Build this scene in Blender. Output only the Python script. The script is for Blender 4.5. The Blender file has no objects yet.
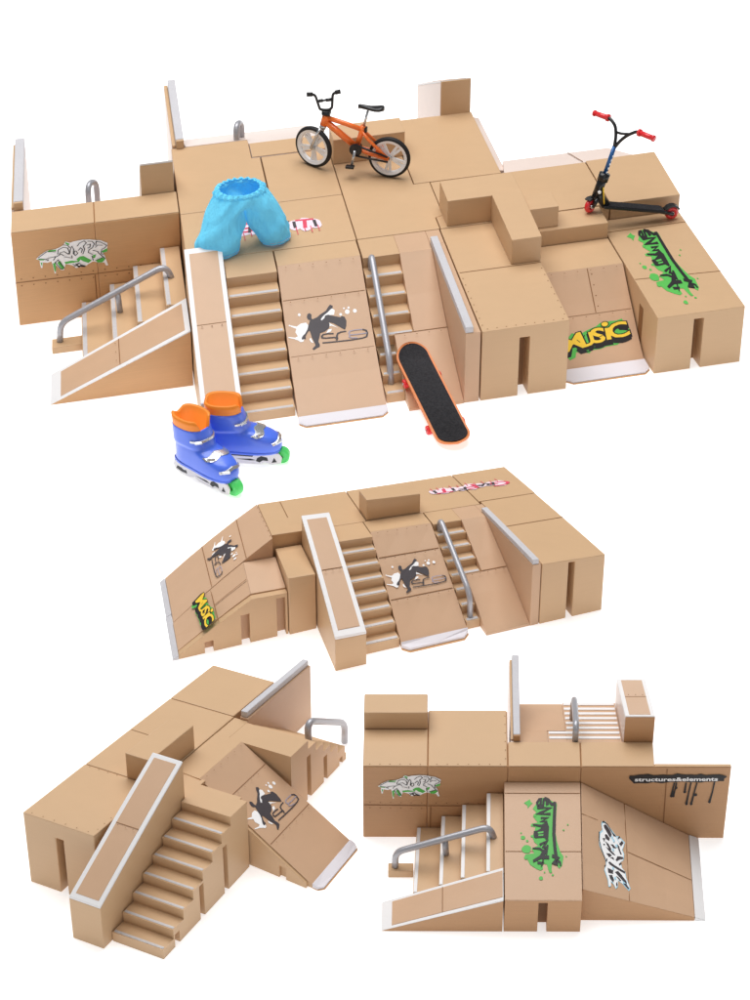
import bpy, bmesh, math, random
from mathutils import Vector, Matrix
random.seed(7)
PI = math.pi
scene = bpy.context.scene
COL = scene.collection

# ------------------------------------------------------------------ camera
PITCH = math.radians(33)
cam = bpy.data.cameras.new('camera'); co = bpy.data.objects.new('camera', cam); COL.objects.link(co)
co.location = (0, -22*math.cos(PITCH), 22*math.sin(PITCH))
co.rotation_euler = (PI/2-PITCH, 0, 0)
cam.sensor_fit = 'VERTICAL'; cam.sensor_height = 36; cam.lens = 36*2.2
cam.clip_start = 0.5; cam.clip_end = 500
scene.camera = co

# ------------------------------------------------------------------ materials
MATS = {}
def node_mat(name):
    m = bpy.data.materials.new(name); m.use_nodes = True
    nt = m.node_tree; b = nt.nodes['Principled BSDF']
    MATS[name] = m
    return m, nt, b
def plastic(name, c, rough=.42, var=.05, grain=(2.5, 2.5, 45), bump=.02, spec=.4, metallic=0., fine=160, fbump=.0, coat=0.):
    m, nt, b = node_mat(name)
    N = nt.nodes; L = nt.links
    tc = N.new('ShaderNodeTexCoord'); mp = N.new('ShaderNodeMapping'); mp.inputs['Scale'].default_value = grain
    L.new(tc.outputs['Object'], mp.inputs['Vector'])
    n1 = N.new('ShaderNodeTexNoise'); n1.inputs['Scale'].default_value = 1.6; n1.inputs['Detail'].default_value = 6; n1.inputs['Roughness'].default_value = .65
    L.new(mp.outputs['Vector'], n1.inputs['Vector'])
    n2 = N.new('ShaderNodeTexNoise'); n2.inputs['Scale'].default_value = fine; n2.inputs['Detail'].default_value = 2
    L.new(tc.outputs['Object'], n2.inputs['Vector'])
    n3 = N.new('ShaderNodeTexNoise'); n3.inputs['Scale'].default_value = 1.1; n3.inputs['Detail'].default_value = 3
    L.new(tc.outputs['Object'], n3.inputs['Vector'])
    ad = N.new('ShaderNodeMath'); ad.operation = 'ADD'; L.new(n1.outputs['Fac'], ad.inputs[0]); L.new(n3.outputs['Fac'], ad.inputs[1])
    mr = N.new('ShaderNodeMapRange'); mr.inputs['From Min'].default_value = .6; mr.inputs['From Max'].default_value = 1.4
    L.new(ad.outputs[0], mr.inputs['Value'])
    mx = N.new('ShaderNodeMix'); mx.data_type = 'RGBA'
    L.new(mr.outputs['Result'], mx.inputs['Factor'])
    mx.inputs['A'].default_value = tuple(x*(1-var) for x in c)+(1,)
    mx.inputs['B'].default_value = tuple(min(1, x*(1+var)) for x in c)+(1,)
    L.new(mx.outputs['Result'], b.inputs['Base Color'])
    r = N.new('ShaderNodeMapRange'); r.inputs['To Min'].default_value = rough-.06; r.inputs['To Max'].default_value = rough+.08
    L.new(n3.outputs['Fac'], r.inputs['Value']); L.new(r.outputs['Result'], b.inputs['Roughness'])
    b.inputs['Specular IOR Level'].default_value = spec
    b.inputs['Metallic'].default_value = metallic
    if coat: b.inputs['Coat Weight'].default_value = coat; b.inputs['Coat Roughness'].default_value = .15
    if bump or fbump:
        bp = N.new('ShaderNodeBump'); bp.inputs['Strength'].default_value = 1; bp.inputs['Distance'].default_value = .01
        s1 = N.new('ShaderNodeMath'); s1.operation = 'MULTIPLY'; s1.inputs[1].default_value = bump*8; L.new(n1.outputs['Fac'], s1.inputs[0])
        s2 = N.new('ShaderNodeMath'); s2.operation = 'MULTIPLY_ADD'; s2.inputs[1].default_value = fbump*8; L.new(n2.outputs['Fac'], s2.inputs[0]); L.new(s1.outputs[0], s2.inputs[2])
        L.new(s2.outputs[0], bp.inputs['Height']); L.new(bp.outputs['Normal'], b.inputs['Normal'])
    return m
def srgb(r, g, b):
    f = lambda x: (x/255/12.92) if x <= 10 else ((x/255+.055)/1.055)**2.4
    return (f(r), f(g), f(b))
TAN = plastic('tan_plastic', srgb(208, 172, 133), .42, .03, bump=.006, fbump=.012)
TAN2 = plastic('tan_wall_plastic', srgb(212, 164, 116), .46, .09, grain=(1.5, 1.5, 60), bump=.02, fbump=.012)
TAN3 = plastic('tan_shaded_plastic', srgb(192, 146, 104), .46, .06, grain=(1.5, 1.5, 60), bump=.02, fbump=.012)  # darker copy of the wall tan; weaker light on these faces put into colour
RAMP = plastic('ramp_plastic', srgb(207, 170, 138), .40, .035, grain=(3, 3, 3), bump=.004, fbump=.01)
PALE = plastic('tan_glare_plastic', srgb(232, 214, 204), .35, .03, grain=(3, 3, 3), bump=.004)  # tan mixed to white; glare on these sides put into the colour
SEAM = plastic('seam_shadow', srgb(140, 96, 58), .6, .1, bump=0)
SLOT = plastic('slot_shade', srgb(150, 112, 78), .6, .05, bump=0)  # darker tan for slot backs; recess shade put into the colour
WHITE = plastic('white_trim', srgb(238, 236, 236), .4, .02, bump=.004)
LIP = plastic('white_lip', srgb(226, 222, 228), .4, .02, bump=.004)
COPE = plastic('silver_coping', srgb(206, 204, 208), .42, .08, grain=(30, 30, 30), bump=.02, metallic=.0, fbump=.04)
NOSE = plastic('step_nosing_grey', srgb(206, 203, 204), .4, .15, grain=(40, 40, 40), bump=.03, metallic=.1, fbump=.06)
RAIL = plastic('rail_metal', srgb(176, 176, 182), .30, .06, bump=.004, metallic=.25, fbump=.006, spec=.7)
BLACK = plastic('black_ink', srgb(30, 27, 29), .5, .12, bump=0)
GREYINK = plastic('charcoal_ink', srgb(72, 66, 70), .5, .1, grain=(8, 8, 8), bump=0)
WINK = plastic('white_ink', srgb(255, 254, 255), .5, .02, bump=0)
GREEN = plastic('green_ink', srgb(88, 188, 82), .5, .08, bump=0)
YELLOW = plastic('yellow_ink', srgb(248, 206, 60), .5, .05, bump=0)
REDINK = plastic('red_ink', srgb(222, 74, 100), .5, .08, bump=0)
PINK = plastic('pink_ink', srgb(244, 222, 232), .5, .03, bump=0)
BLUEINK = plastic('pale_blue_ink', srgb(178, 222, 240), .5, .05, bump=0)
LILAC = plastic('lilac_ink', srgb(168, 160, 176), .5, .05, bump=0)

# ------------------------------------------------------------------ setting
def ground():
    bm = bmesh.new()
    n = 24; S = 90
    vs = [[bm.verts.new((-S+2*S*i/n, -S+2*S*j/n, 0)) for j in range(n+1)] for i in range(n+1)]
    for i in range(n):
        for j in range(n): bm.faces.new((vs[i][j], vs[i+1][j], vs[i+1][j+1], vs[i][j+1]))
    me = bpy.data.meshes.new('ground'); bm.to_mesh(me); bm.free()
    m, nt, b = node_mat('white_table')
    N = nt.nodes; L = nt.links
    tc = N.new('ShaderNodeTexCoord'); no = N.new('ShaderNodeTexNoise'); no.inputs['Scale'].default_value = 3; no.inputs['Detail'].default_value = 4
    L.new(tc.outputs['Object'], no.inputs['Vector'])
    mx = N.new('ShaderNodeMix'); mx.data_type = 'RGBA'; mx.inputs['A'].default_value = (.90, .90, .90, 1); mx.inputs['B'].default_value = (.92, .92, .92, 1)
    L.new(no.outputs['Fac'], mx.inputs['Factor']); L.new(mx.outputs['Result'], b.inputs['Base Color'])
    b.inputs['Roughness'].default_value = .6; b.inputs['Specular IOR Level'].default_value = .1
    b.inputs['Emission Color'].default_value = (1, 1, 1, 1); b.inputs['Emission Strength'].default_value = .60  # added glow keeps the table white and lifts shadows around the pieces
    me.materials.append(m)
    o = bpy.data.objects.new('ground', me); COL.objects.link(o); o['kind'] = 'structure'
ground()

# ------------------------------------------------------------------ placing: each park has its own base plan (u along, v across, z up)
PAR = {6: (-4.1964, 5.0419, 1.1922, 0.2844, -0.1783, -0.004, -0.0226, 0, 0),
       5: (-2.7174, -5.5299, 0.7892, 0.9954, 0.0300, 0.0259, -0.0085, -0.0587, 0.0038),
       1: (-4.1964, 5.0419, 1.1922, 0.2844, -0.1783, -0.004, -0.0226, 0.0028, -0.1097),
       2: (-1.0827, -1.0575, 0.9597, 0.4067, -0.162, -0.0223, -0.0641, -0.143, 0.2022),
       3: (-2.7174, -5.5299, 0.7892, 0.9954, 0.1296, 0.0259, -0.0085, -0.0587, 0.0038),
       4: (-0.087, -4.3144, 0.8355, -0.0038, -0.0116, -0.001, 0.0168, 0.0018, -0.0161)}
def W(k, p):
    u, v, z = p
    ox, oy, s, yaw, sh, g, h, ku, kv = PAR[k]
    d = 1+g*u+h*v; a = (u+sh*v)/d; b = -v/d; c, n = math.cos(yaw), math.sin(yaw)
    return Vector((ox+s*(a*c-b*n), oy+s*(a*n+b*c), s*z*(1+ku*u+kv*v)))

class MB:
    zf = None
    """collects polygons in park coordinates (or in world coordinates when park is None)"""
    def __init__(self, park=None): self.park = park; self.v = []; self.f = []; self.fm = []
    def add(self, verts, faces, m=0):
        n = len(self.v); self.v += [tuple(p) for p in verts]
        for f in faces: self.f.append([n+i for i in f]); self.fm.append(m)
    def prism(self, lo, hi, m=0):
        n = len(lo)
        self.add(list(lo)+list(hi), [list(range(n))[::-1], list(range(n, 2*n))]+[[i, (i+1) % n, n+(i+1) % n, n+i] for i in range(n)], m)
    def box(self, u0, u1, v0, v1, z0, z1, m=0):
        self.prism([(u0, v0, z0), (u1, v0, z0), (u1, v1, z0), (u0, v1, z0)], [(u0, v0, z1), (u1, v0, z1), (u1, v1, z1), (u0, v1, z1)], m)
    def plan(self, pts, z0, z1, m=0): self.prism([(u, v, z0) for u, v in pts], [(u, v, z1) for u, v in pts], m)
    def along_v(self, prof, a, b, m=0): self.prism([(u, a, z) for u, z in prof], [(u, b, z) for u, z in prof], m)
    def along_u(self, prof, a, b, m=0): self.prism([(a, v, z) for v, z in prof], [(b, v, z) for v, z in prof], m)
    def hexa(self, base, tops, m=0):
        self.prism([(u, v, 0) for u, v in base], [(u, v, z) for (u, v), z in zip(base, tops)], m)
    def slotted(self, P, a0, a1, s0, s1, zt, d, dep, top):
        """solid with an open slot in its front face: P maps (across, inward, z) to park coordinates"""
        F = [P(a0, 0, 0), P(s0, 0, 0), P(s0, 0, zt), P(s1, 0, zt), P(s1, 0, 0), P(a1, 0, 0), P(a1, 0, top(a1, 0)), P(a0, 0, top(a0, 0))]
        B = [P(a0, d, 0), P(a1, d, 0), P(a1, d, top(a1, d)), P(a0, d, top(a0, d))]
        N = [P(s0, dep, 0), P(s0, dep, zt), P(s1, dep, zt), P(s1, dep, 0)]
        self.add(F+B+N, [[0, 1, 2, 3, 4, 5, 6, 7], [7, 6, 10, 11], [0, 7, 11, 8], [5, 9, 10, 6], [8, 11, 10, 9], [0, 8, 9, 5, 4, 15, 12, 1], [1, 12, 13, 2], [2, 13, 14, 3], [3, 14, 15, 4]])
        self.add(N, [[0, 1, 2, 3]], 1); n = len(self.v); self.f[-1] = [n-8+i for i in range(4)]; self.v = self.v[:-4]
    def build(self, name, mats, parent=None, bevel=0., grid=.3, smooth=False, at=None, decal=False, subsurf=0):
        bm = bmesh.new()
        vs = [bm.verts.new(p) for p in self.v]
        for f, m in zip(self.f, self.fm):
            try:
                fc = bm.faces.new([vs[i] for i in f]); fc.material_index = m
            except ValueError: pass
        if not decal: bmesh.ops.recalc_face_normals(bm, faces=bm.faces[:])
        if self.park:
            if grid:
                for ax in (0, 1):
                    xs = [v.co[ax] for v in bm.verts]; lo, hi = min(xs), max(xs)
                    n = int((hi-lo)/grid)
                    no = Vector((1, 0, 0)) if ax == 0 else Vector((0, 1, 0))
                    for i in range(1, n+1):
                        c = Vector((0, 0, 0)); c[ax] = lo+(hi-lo)*i/(n+1)+.00137
                        bmesh.ops.bisect_plane(bm, geom=bm.verts[:]+bm.edges[:]+bm.faces[:], dist=1e-6, plane_co=c, plane_no=no)
            if self.zf:
                for v in bm.verts: v.co.z = self.zf(v.co.x, v.co.y)+v.co.z
            for v in bm.verts: v.co = W(self.park, v.co)
        base = at if at is not None else (parent_loc(parent) if parent else Vector((0, 0, 0)))
        for v in bm.verts: v.co -= base
        if not decal: bmesh.ops.recalc_face_normals(bm, faces=bm.faces[:])
        me = bpy.data.meshes.new(name); bm.to_mesh(me); bm.free()
        for m in mats: me.materials.append(m)
        if smooth:
            for p in me.polygons: p.use_smooth = True
        o = bpy.data.objects.new(name, me); COL.objects.link(o)
        if parent: o.parent = parent
        else: o.location = base
        if bevel:
            md = o.modifiers.new('bevel', 'BEVEL'); md.width = bevel; md.segments = 2; md.limit_method = 'ANGLE'; md.angle_limit = math.radians(35)
        if subsurf:
            md = o.modifiers.new('subdivision', 'SUBSURF'); md.levels = subsurf; md.render_levels = subsurf
        return o
def parent_loc(p):
    l = Vector((0, 0, 0))
    while p: l += Vector(p.location); p = p.parent
    return l
def thing(name, label, cat, park=None, uv=None, loc=None, group=None):
    o = bpy.data.objects.new(name, None); COL.objects.link(o)
    o.empty_display_size = .1
    o.location = loc if loc is not None else W(park, (uv[0], uv[1], 0))
    o['label'] = label; o['category'] = cat
    if group: o['group'] = group
    return o

def tube_pts(mb, pts, r, m=0, n=10, park=None, caps=True, closed=False):
    """round bar through points; points are world unless park is given"""
    P = [W(park, p) if park else Vector(p) for p in pts]
    rr = r if isinstance(r, (list, tuple)) else [r]*len(P)
    rings = []; prev = None
    N = len(P)
    for i, p in enumerate(P):
        a = P[(i-1) % N] if (i > 0 or closed) else P[i]; b = P[(i+1) % N] if (i < N-1 or closed) else P[i]
        t = (b-a).normalized()
        if prev is None:
            x = t.cross(Vector((0, 0, 1)))
            if x.length < 1e-3: x = t.cross(Vector((0, 1, 0)))
        else: x = prev-t*prev.dot(t)
        x.normalize(); prev = x; y = t.cross(x)
        rings.append([p+(x*math.cos(2*PI*k/n)+y*math.sin(2*PI*k/n))*rr[i] for k in range(n)])
    vs = [q for r_ in rings for q in r_]; fs = []
    M = N if closed else N-1
    for i in range(M):
        j = (i+1) % N
        for k in range(n): fs.append([i*n+k, i*n+(k+1) % n, j*n+(k+1) % n, j*n+k])
    if caps and not closed: fs += [list(range(n))[::-1], [(N-1)*n+k for k in range(n)]]
    mb.add(vs, fs, m)
def smooth_path(pts, rad, seg=5):
    """rounds the corners of a polyline"""
    out = [Vector(pts[0])]
    for i in range(1, len(pts)-1):
        p = Vector(pts[i]); a = Vector(pts[i-1])-p; b = Vector(pts[i+1])-p
        d = min(rad, a.length*.45, b.length*.45)
        s = p+a.normalized()*d; e = p+b.normalized()*d
        for k in range(seg+1):
            t = k/seg; out.append(s*(1-t)**2+p*2*t*(1-t)+e*t*t)
    out.append(Vector(pts[-1])); return out
def handrail(parent, park, pts, r=.03, posts=()):
    mb = MB(); P = [W(park, p) for p in pts]
    tube_pts(mb, smooth_path(P, .13), r, n=12)
    o = mb.build('handrail', [RAIL], parent, smooth=True)
    for a, b in posts:
        pb = MB(); tube_pts(pb, [W(park, a), W(park, b)], r*.92, n=12)
        pb.build('rail_post', [RAIL], o, smooth=True)
    return o

# ------------------------------------------------------------------ stickers and painted marks on flat faces
class Decal:
    def __init__(self, park, O, A, B, n=(0, 0, 1), off=.004):
        self.mb = MB(park); self.O, self.A, self.B, self.n, self.off = Vector(O), Vector(A), Vector(B), Vector(n), off
        self.mats = []; self.k = 0
    def pt(self, x, y, lift): return self.O+self.A*x+self.B*y+self.n*(self.off+lift)
    def mi(self, m):
        if m not in self.mats: self.mats.append(m)
        return self.mats.index(m)
    def poly(self, pts, m):
        self.k += 1
        q = [self.pt(x, y, self.k*.00022) for x, y in pts]
        self.mb.add(q, [list(range(len(q)))], self.mi(m))
    def blob(self, x, y, r, m, n=16, jag=.12, ry=None):
        self.poly([(x+r*math.cos(2*PI*i/n)*(1+random.uniform(-jag, jag)), y+(ry or r)*math.sin(2*PI*i/n)*(1+random.uniform(-jag, jag))) for i in range(n)], m)
    def stroke(self, pts, w, m, taper=None):
        P = [Vector((x, y)) for x, y in pts]; L = []; R = []
        for i, p in enumerate(P):
            t = ((P[i+1]-p).normalized() if i < len(P)-1 else Vector((0, 0)))+((p-P[i-1]).normalized() if i > 0 else Vector((0, 0)))
            if t.length < 1e-4: t = Vector((1, 0))
            t.normalize(); nn = Vector((-t.y, t.x))
            ww = w*.5*(taper[i] if taper else 1)
            if 0 < i < len(P)-1:
                c = max(.45, (P[i+1]-p).normalized().dot(t)); ww /= c
            L.append(p+nn*ww); R.append(p-nn*ww)
        self.k += 1; n = len(P)
        q = [self.pt(a.x, a.y, self.k*.00022) for a in L+R]
        self.mb.add(q, [[i, i+1, n+i+1, n+i] for i in range(n-1)], self.mi(m))
    def ring(self, pts, w, m): self.stroke(list(pts)+[pts[0], pts[1]], w, m)
    def text(self, s, x, y, size, m, rot=0., sx=1., grow=0., skew=0.):
        """letters (y grows downwards in sticker space)"""
        cu = bpy.data.curves.new('t', 'FONT'); cu.body = s; cu.size = size; cu.offset = grow; cu.align_x = 'CENTER'; cu.align_y = 'CENTER'; cu.resolution_u = 3; cu.shear = skew
        ob = bpy.data.objects.new('t', cu); COL.objects.link(ob)
        dg = bpy.context.evaluated_depsgraph_get(); dg.update()
        me = bpy.data.meshes.new_from_object(ob.evaluated_get(dg))
        self.k += 1; c, n = math.cos(rot), math.sin(rot)
        vs = []
        for v in me.vertices:
            a, b = v.co.x*sx, -v.co.y
            vs.append(self.pt(x+a*c-b*n, y+a*n+b*c, self.k*.00022))
        self.mb.add(vs, [list(p.vertices) for p in me.polygons], self.mi(m))
        bpy.data.objects.remove(ob); bpy.data.meshes.remove(me); bpy.data.curves.remove(cu)
    def build(self, name, parent, label=None):
        o = self.mb.build(name, self.mats, parent, decal=True, grid=.3)
        if label: o['label'] = label
        return o

def seams(parent, park, lines, n=(0, 0, 1), w=.008, rivets=(), rr=.006):
    """thin joint lines (and rivet dots) moulded in a panel: one part"""
    mb = MB(park); nn = Vector(n)
    for a, b in lines:
        a, b = Vector(a), Vector(b); t = (b-a).normalized(); s = t.cross(nn).normalized()*w*.5
        o = nn*.003
        mb.add([a-s+o, a+s+o, b+s+o, b-s+o], [[0, 1, 2, 3]])
    for a, b, side, cnt in rivets:
        a, b = Vector(a), Vector(b); t = (b-a).normalized(); s = t.cross(nn).normalized()
        for i in range(cnt):
            c = a+(b-a)*((i+.5)/cnt)+s*side+nn*.0034
            mb.add([c+(t*math.cos(k*PI/3)+s*math.sin(k*PI/3))*rr for k in range(6)], [list(range(6))])
    return mb.build('panel_joint', [SEAM], parent, decal=True, grid=.3)

# skater emblem, traced in its own frame: x right 0..1, y down 0..1 of the ramp's middle panel
def emb(x, y):
    # drawing sheet -> panel fractions
    px, py = x-0, y-77
    d = 634*420-58*(-85); return ((px*420-py*58)/d, (py*634+px*85)/d)
SK = [(205,168),(222,180),(220,205),(228,215),(262,200),(282,182),(330,150),(350,118),(362,105),(382,114),(380,130),(366,138),(345,160),(310,188),(290,215),(297,224),(318,205),(322,188),(345,180),(400,192),(438,200),(448,190),(470,196),(482,225),(480,265),(470,292),(455,285),(425,268),(385,245),(352,236),(356,255),(352,280),(320,305),(285,318),(280,345),(270,380),(282,405),(280,420),(258,432),(235,446),(226,436),(250,410),(240,385),(222,350),(214,318),(206,300),(196,305),(176,340),(178,360),(165,362),(152,368),(146,355),(156,338),(172,322),(190,290),(196,262),(206,236),(210,220),(196,218),(186,200),(190,178)]
def skater_sticker(parent, park, O, A, B, n=(0, 0, 1), off=.004):
    d = Decal(park, O, A, B, n, off)
    E = lambda L: [emb(*p) for p in L]
    d.poly(E([(60,258),(110,268),(140,245),(180,238),(200,262),(196,300),(170,345),(160,380),(140,385),(120,372),(95,362),(50,352),(48,345),(100,350),(118,340),(100,310),(108,285),(64,268)]), WINK)
    d.poly(E([(330,165),(372,130),(396,145),(390,180),(340,182),(300,226),(288,215)]), WINK)
    d.poly(E([(352,240),(420,278),(372,262),(356,265)]), WINK)
    d.poly(E([(214,350),(236,392),(215,385),(205,365)]), WINK)
    d.poly(E([(345,290),(372,285),(366,305),(330,318)]), WINK)
    for x, y, r in ((490,157,18),(547,150,15),(500,127,9),(465,132,7),(440,178,11),(130,181,11),(56,262,6)):
        d.poly(E([(x+r*math.cos(i*PI/6), y+r*math.sin(i*PI/6)) for i in range(12)]), WINK)
    d.poly(E(SK), GREYINK)
    s = .021
    d.stroke(E([(384,322),(345,322),(308,328),(296,342),(300,354),(330,355),(392,350),(404,356)]), s, GREYINK)
    d.stroke(E([(478,304),(440,310),(416,320),(408,340),(412,360),(404,372)]), s, GREYINK)
    d.stroke(E([(300,392),(400,383),(520,370),(600,356),(630,345),(636,318),(628,298),(600,290)]), s, GREYINK)
    d.stroke(E([(600,290),(540,296),(506,304),(498,318),(505,332),(560,328),(632,318)]), .016, LILAC)
    d.stroke(E([(505,332),(500,348),(520,356),(560,354)]), .016, LILAC)
    return d.build('skater_sticker', parent, 'dark skater silhouette with SCB lettering and white splashes')

def music_sticker(parent, park, O, A, B, n=(0, 0, 1), off=.004):
    """frame x 0..1 along the word, y 0..0.55 downwards"""
    d = Decal(park, O, A, B, n, off)
    rnd = random.Random(3)
    outline = [(-.03,.30),(.05,.12),(.13,.02),(.26,.06),(.40,.00),(.52,-.06),(.60,-.13),(.68,-.10),(.74,-.14),(.86,-.12),(.95,-.13),(.97,-.02),(1.03,.10),(1.04,.28),(.98,.40),(.86,.42),(.80,.48),(.62,.47),(.52,.53),(.40,.52),(.33,.58),(.22,.52),(.14,.50),(.12,.62),(.02,.66),(-.04,.52)]
    d.poly([(.5+(x-.5)*.97+rnd.uniform(-.012, .012), .22+(y-.22)*.90+rnd.uniform(-.012, .012)) for x, y in outline], GREEN)
    L = [('M', .13, .26, .50, -.16, 1.05), ('U', .33, .25, .42, -.06, .95), ('S', .525, .20, .46, .05, 1.1), ('I', .685, .20, .36, .0, 1.3), ('C', .85, .16, .48, -.08, 1.0)]
    for ch, x, y, s, r, sx in L: d.text(ch, x-.02, y+.10, s, BLACK, r, sx, grow=.036)
    for ch, x, y, s, r, sx in L: d.text(ch, x-.005, y+.05, s, BLACK, r, sx, grow=.036)
    for ch, x, y, s, r, sx in L: d.text(ch, x, y, s, BLACK, r, sx, grow=.030)
    for ch, x, y, s, r, sx in L: d.text(ch, x, y, s, YELLOW, r, sx, grow=.010)
    d.blob(.665, -.04, .066, BLACK, jag=.03); d.blob(.665, -.04, .05, YELLOW, jag=.03)
    d.stroke([(.47, .10), (.52, .06), (.56, .04)], .025, YELLOW)
    d.stroke([(.30, .2), (.33, .12)], .012, BLACK); d.stroke([(.50, .24), (.60, .20)], .012, BLACK); d.stroke([(.20, .2), (.24, .27)], .010, BLACK)
    return d.build('graffiti_sticker', parent, 'yellow MUSIC lettering with black shadow on green')

def snm_sticker(parent, park, O, A, B, off=.004):
    """traced sheet 750 x 964, x right, y down"""
    d = Decal(park, O, A, B, (0, 0, 1), off)
    E = lambda L: [(x/750, y/964) for x, y in L]
    rnd = random.Random(11)
    J = lambda L, a=7: E([(x+rnd.uniform(-a, a), y+rnd.uniform(-a, a)) for x, y in L])
    d.poly(J([(300,108),(350,92),(420,110),(470,140),(498,150),(494,300),(480,420),(490,560),(520,660),(560,720),(560,760),(545,820),(520,850),(480,800),(440,790),(432,850),(440,890),(415,895),(395,860),(380,800),(345,800),(345,860),(310,870),(265,850),(200,800),(190,760),(145,730),(150,700),(215,690),(250,690),(230,640),(290,600),(260,570),(240,520),(250,460),(270,410),(222,395),(228,372),(300,360),(250,300),(255,270),(280,240),(245,210),(265,170)]), GREEN)
    d.poly(J([(150,145),(185,130),(210,110),(220,140),(245,150),(215,175),(190,208),(180,175)], 4), GREEN)
    for x, y, r in ((135,520,24),(180,556,14),(172,640,50),(115,472,9),(230,506,14),(320,950,22),(445,916,12),(358,888,9),(422,880,14),(612,382,9),(566,440,10),(590,720,8),(165,735,22),(262,285,16)):
        d.poly(J([(x+r*math.cos(i*PI/6), y+r*.9*math.sin(i*PI/6)) for i in range(12)], r*.1), GREEN)
    K = .031
    d.stroke(E([(300,195),(288,150),(310,115),(330,112),(328,150),(306,190),(352,175),(360,115),(380,105),(400,160),(380,170)]), K, BLACK)
    d.stroke(E([(365,100),(410,118),(440,165),(478,160)]), .036, BLACK)
    d.stroke(E([(290,205),(430,205),(330,255),(290,270),(430,270)]), K, BLACK)
    d.stroke(E([(325,315),(400,310),(330,350),(395,352)]), .026, BLACK)
    d.stroke(E([(240,384),(330,400),(400,372)]), .03, BLACK, taper=[.6, 1, 1.2])
    d.poly(J([(248,455),(290,450),(400,380),(410,400),(398,540),(385,545),(360,520),(270,530),(250,520)], 4), BLACK)
    d.poly(E([(290,465),(352,455),(350,475),(296,482)]), GREEN); d.poly(E([(296,492),(352,488),(350,503),(300,508)]), GREEN)
    d.stroke(E([(310,600),(390,560),(350,620),(400,640)]), .028, BLACK)
    d.stroke(E([(236,636),(310,640),(380,690),(395,600)]), .026, BLACK, taper=[.6, 1, 1.2, 1])
    d.stroke(E([(240,775),(320,730),(350,690),(372,650)]), .04, BLACK, taper=[.7, 1, 1.3, 1])
    d.stroke(E([(320,730),(410,732)]), .04, BLACK); d.stroke(E([(285,790),(340,795),(330,815),(360,720)]), .03, BLACK)
    d.stroke(E([(478,140),(470,300),(462,480),(472,640),(485,740)]), .044, BLACK, taper=[.9, 1, 1.05, 1, 1.1])
    d.stroke(E([(440,715),(500,740),(460,790),(490,800),(495,760)]), .036, BLACK)
    d.stroke(E([(505,770),(525,785),(528,820)]), .022, BLACK)
    return d.build('graffiti_sticker', parent, 'black tag lettering over green paint splat')

def wall_graffiti(parent, park, O, A, B):
    d = Decal(park, O, A, B, (0, 1, 0), .004)
    E = lambda L: [(x/750, y/458) for x, y in L]
    d.poly(E([(325,75),(365,90),(400,80),(470,72),(540,75),(600,90),(640,95),(698,130),(690,215),(650,225),(668,262),(676,300),(690,352),(672,356),(655,322),(610,320),(560,300),(520,318),(480,345),(430,345),(400,352),(370,320),(310,300),(290,360),(262,355),(222,300),(215,385),(205,385),(195,300),(185,260),(150,270),(110,262),(100,318),(88,316),(80,262),(82,238),(50,222),(90,185),(150,150),(230,140),(260,130),(300,110)]), WINK)
    for L in ([(320,78),(362,100),(350,115),(325,98)], [(150,160),(175,146),(240,146),(232,160)], [(60,218),(90,225),(130,232),(120,242),(85,238)],
              [(196,282),(222,275),(218,345),(212,375),(204,350)], [(236,278),(262,262),(296,330),(286,348),(268,345)], [(300,280),(360,272),(420,282),(410,262),(440,238),(475,236),(545,288),(515,310),(470,290),(445,268),(430,290),(350,296),(310,300)],
              [(560,235),(588,232),(575,268),(556,262)], [(580,292),(640,270),(670,285),(640,318),(600,316)], [(640,205),(692,180),(690,212),(650,222)], [(88,262),(104,262),(98,300)]):
        d.poly(E(L), GREEN)
    w = .010
    for L in ([(70,212),(150,158),(235,168)], [(75,222),(140,232),(165,222),(228,215)], [(132,238),(160,240),(150,250)], [(245,195),(255,150),(300,128),(340,140),(352,185),(340,202),(305,172),(268,182),(258,205)], [(205,250),(222,222),(275,195),(292,205),(300,215)],
              [(222,272),(245,250),(265,285),(296,345)], [(215,268),(262,345),(285,350)], [(300,105),(340,112),(360,140)], [(350,205),(365,150),(380,125),(392,160),(385,200),(404,222),(424,205),(416,180),(398,178),(392,205)], [(370,218),(372,248)],
              [(425,130),(450,100),(490,84),(510,105),(480,135),(490,170),(470,215)], [(432,175),(455,150),(470,165),(458,200)], [(520,90),(560,95),(580,120),(560,160),(525,180),(520,205),(560,228)], [(512,128),(545,122),(538,152),(516,160)], [(560,185),(600,200),(630,240),(668,282)], [(595,100),(640,112),(690,150),(672,172),(640,185)], [(585,160),(610,138),(655,145)],
              [(600,95),(590,140)], [(372,305),(400,325),(380,335)], [(550,238),(560,290)], [(640,190),(636,225),(652,238)], [(300,222),(335,232),(362,240)], [(575,292),(655,262)]):
        d.stroke(E(L), w, BLACK)
    d.poly(E([(395,310),(430,300),(450,320),(490,335),(480,345),(440,338),(425,345),(410,330)]), BLACK)
    d.poly(E([(418,312),(434,310),(442,324),(426,324)]), WINK)
    return d.build('graffiti_sticker', parent, 'white and green wild style lettering with black outline')

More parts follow.
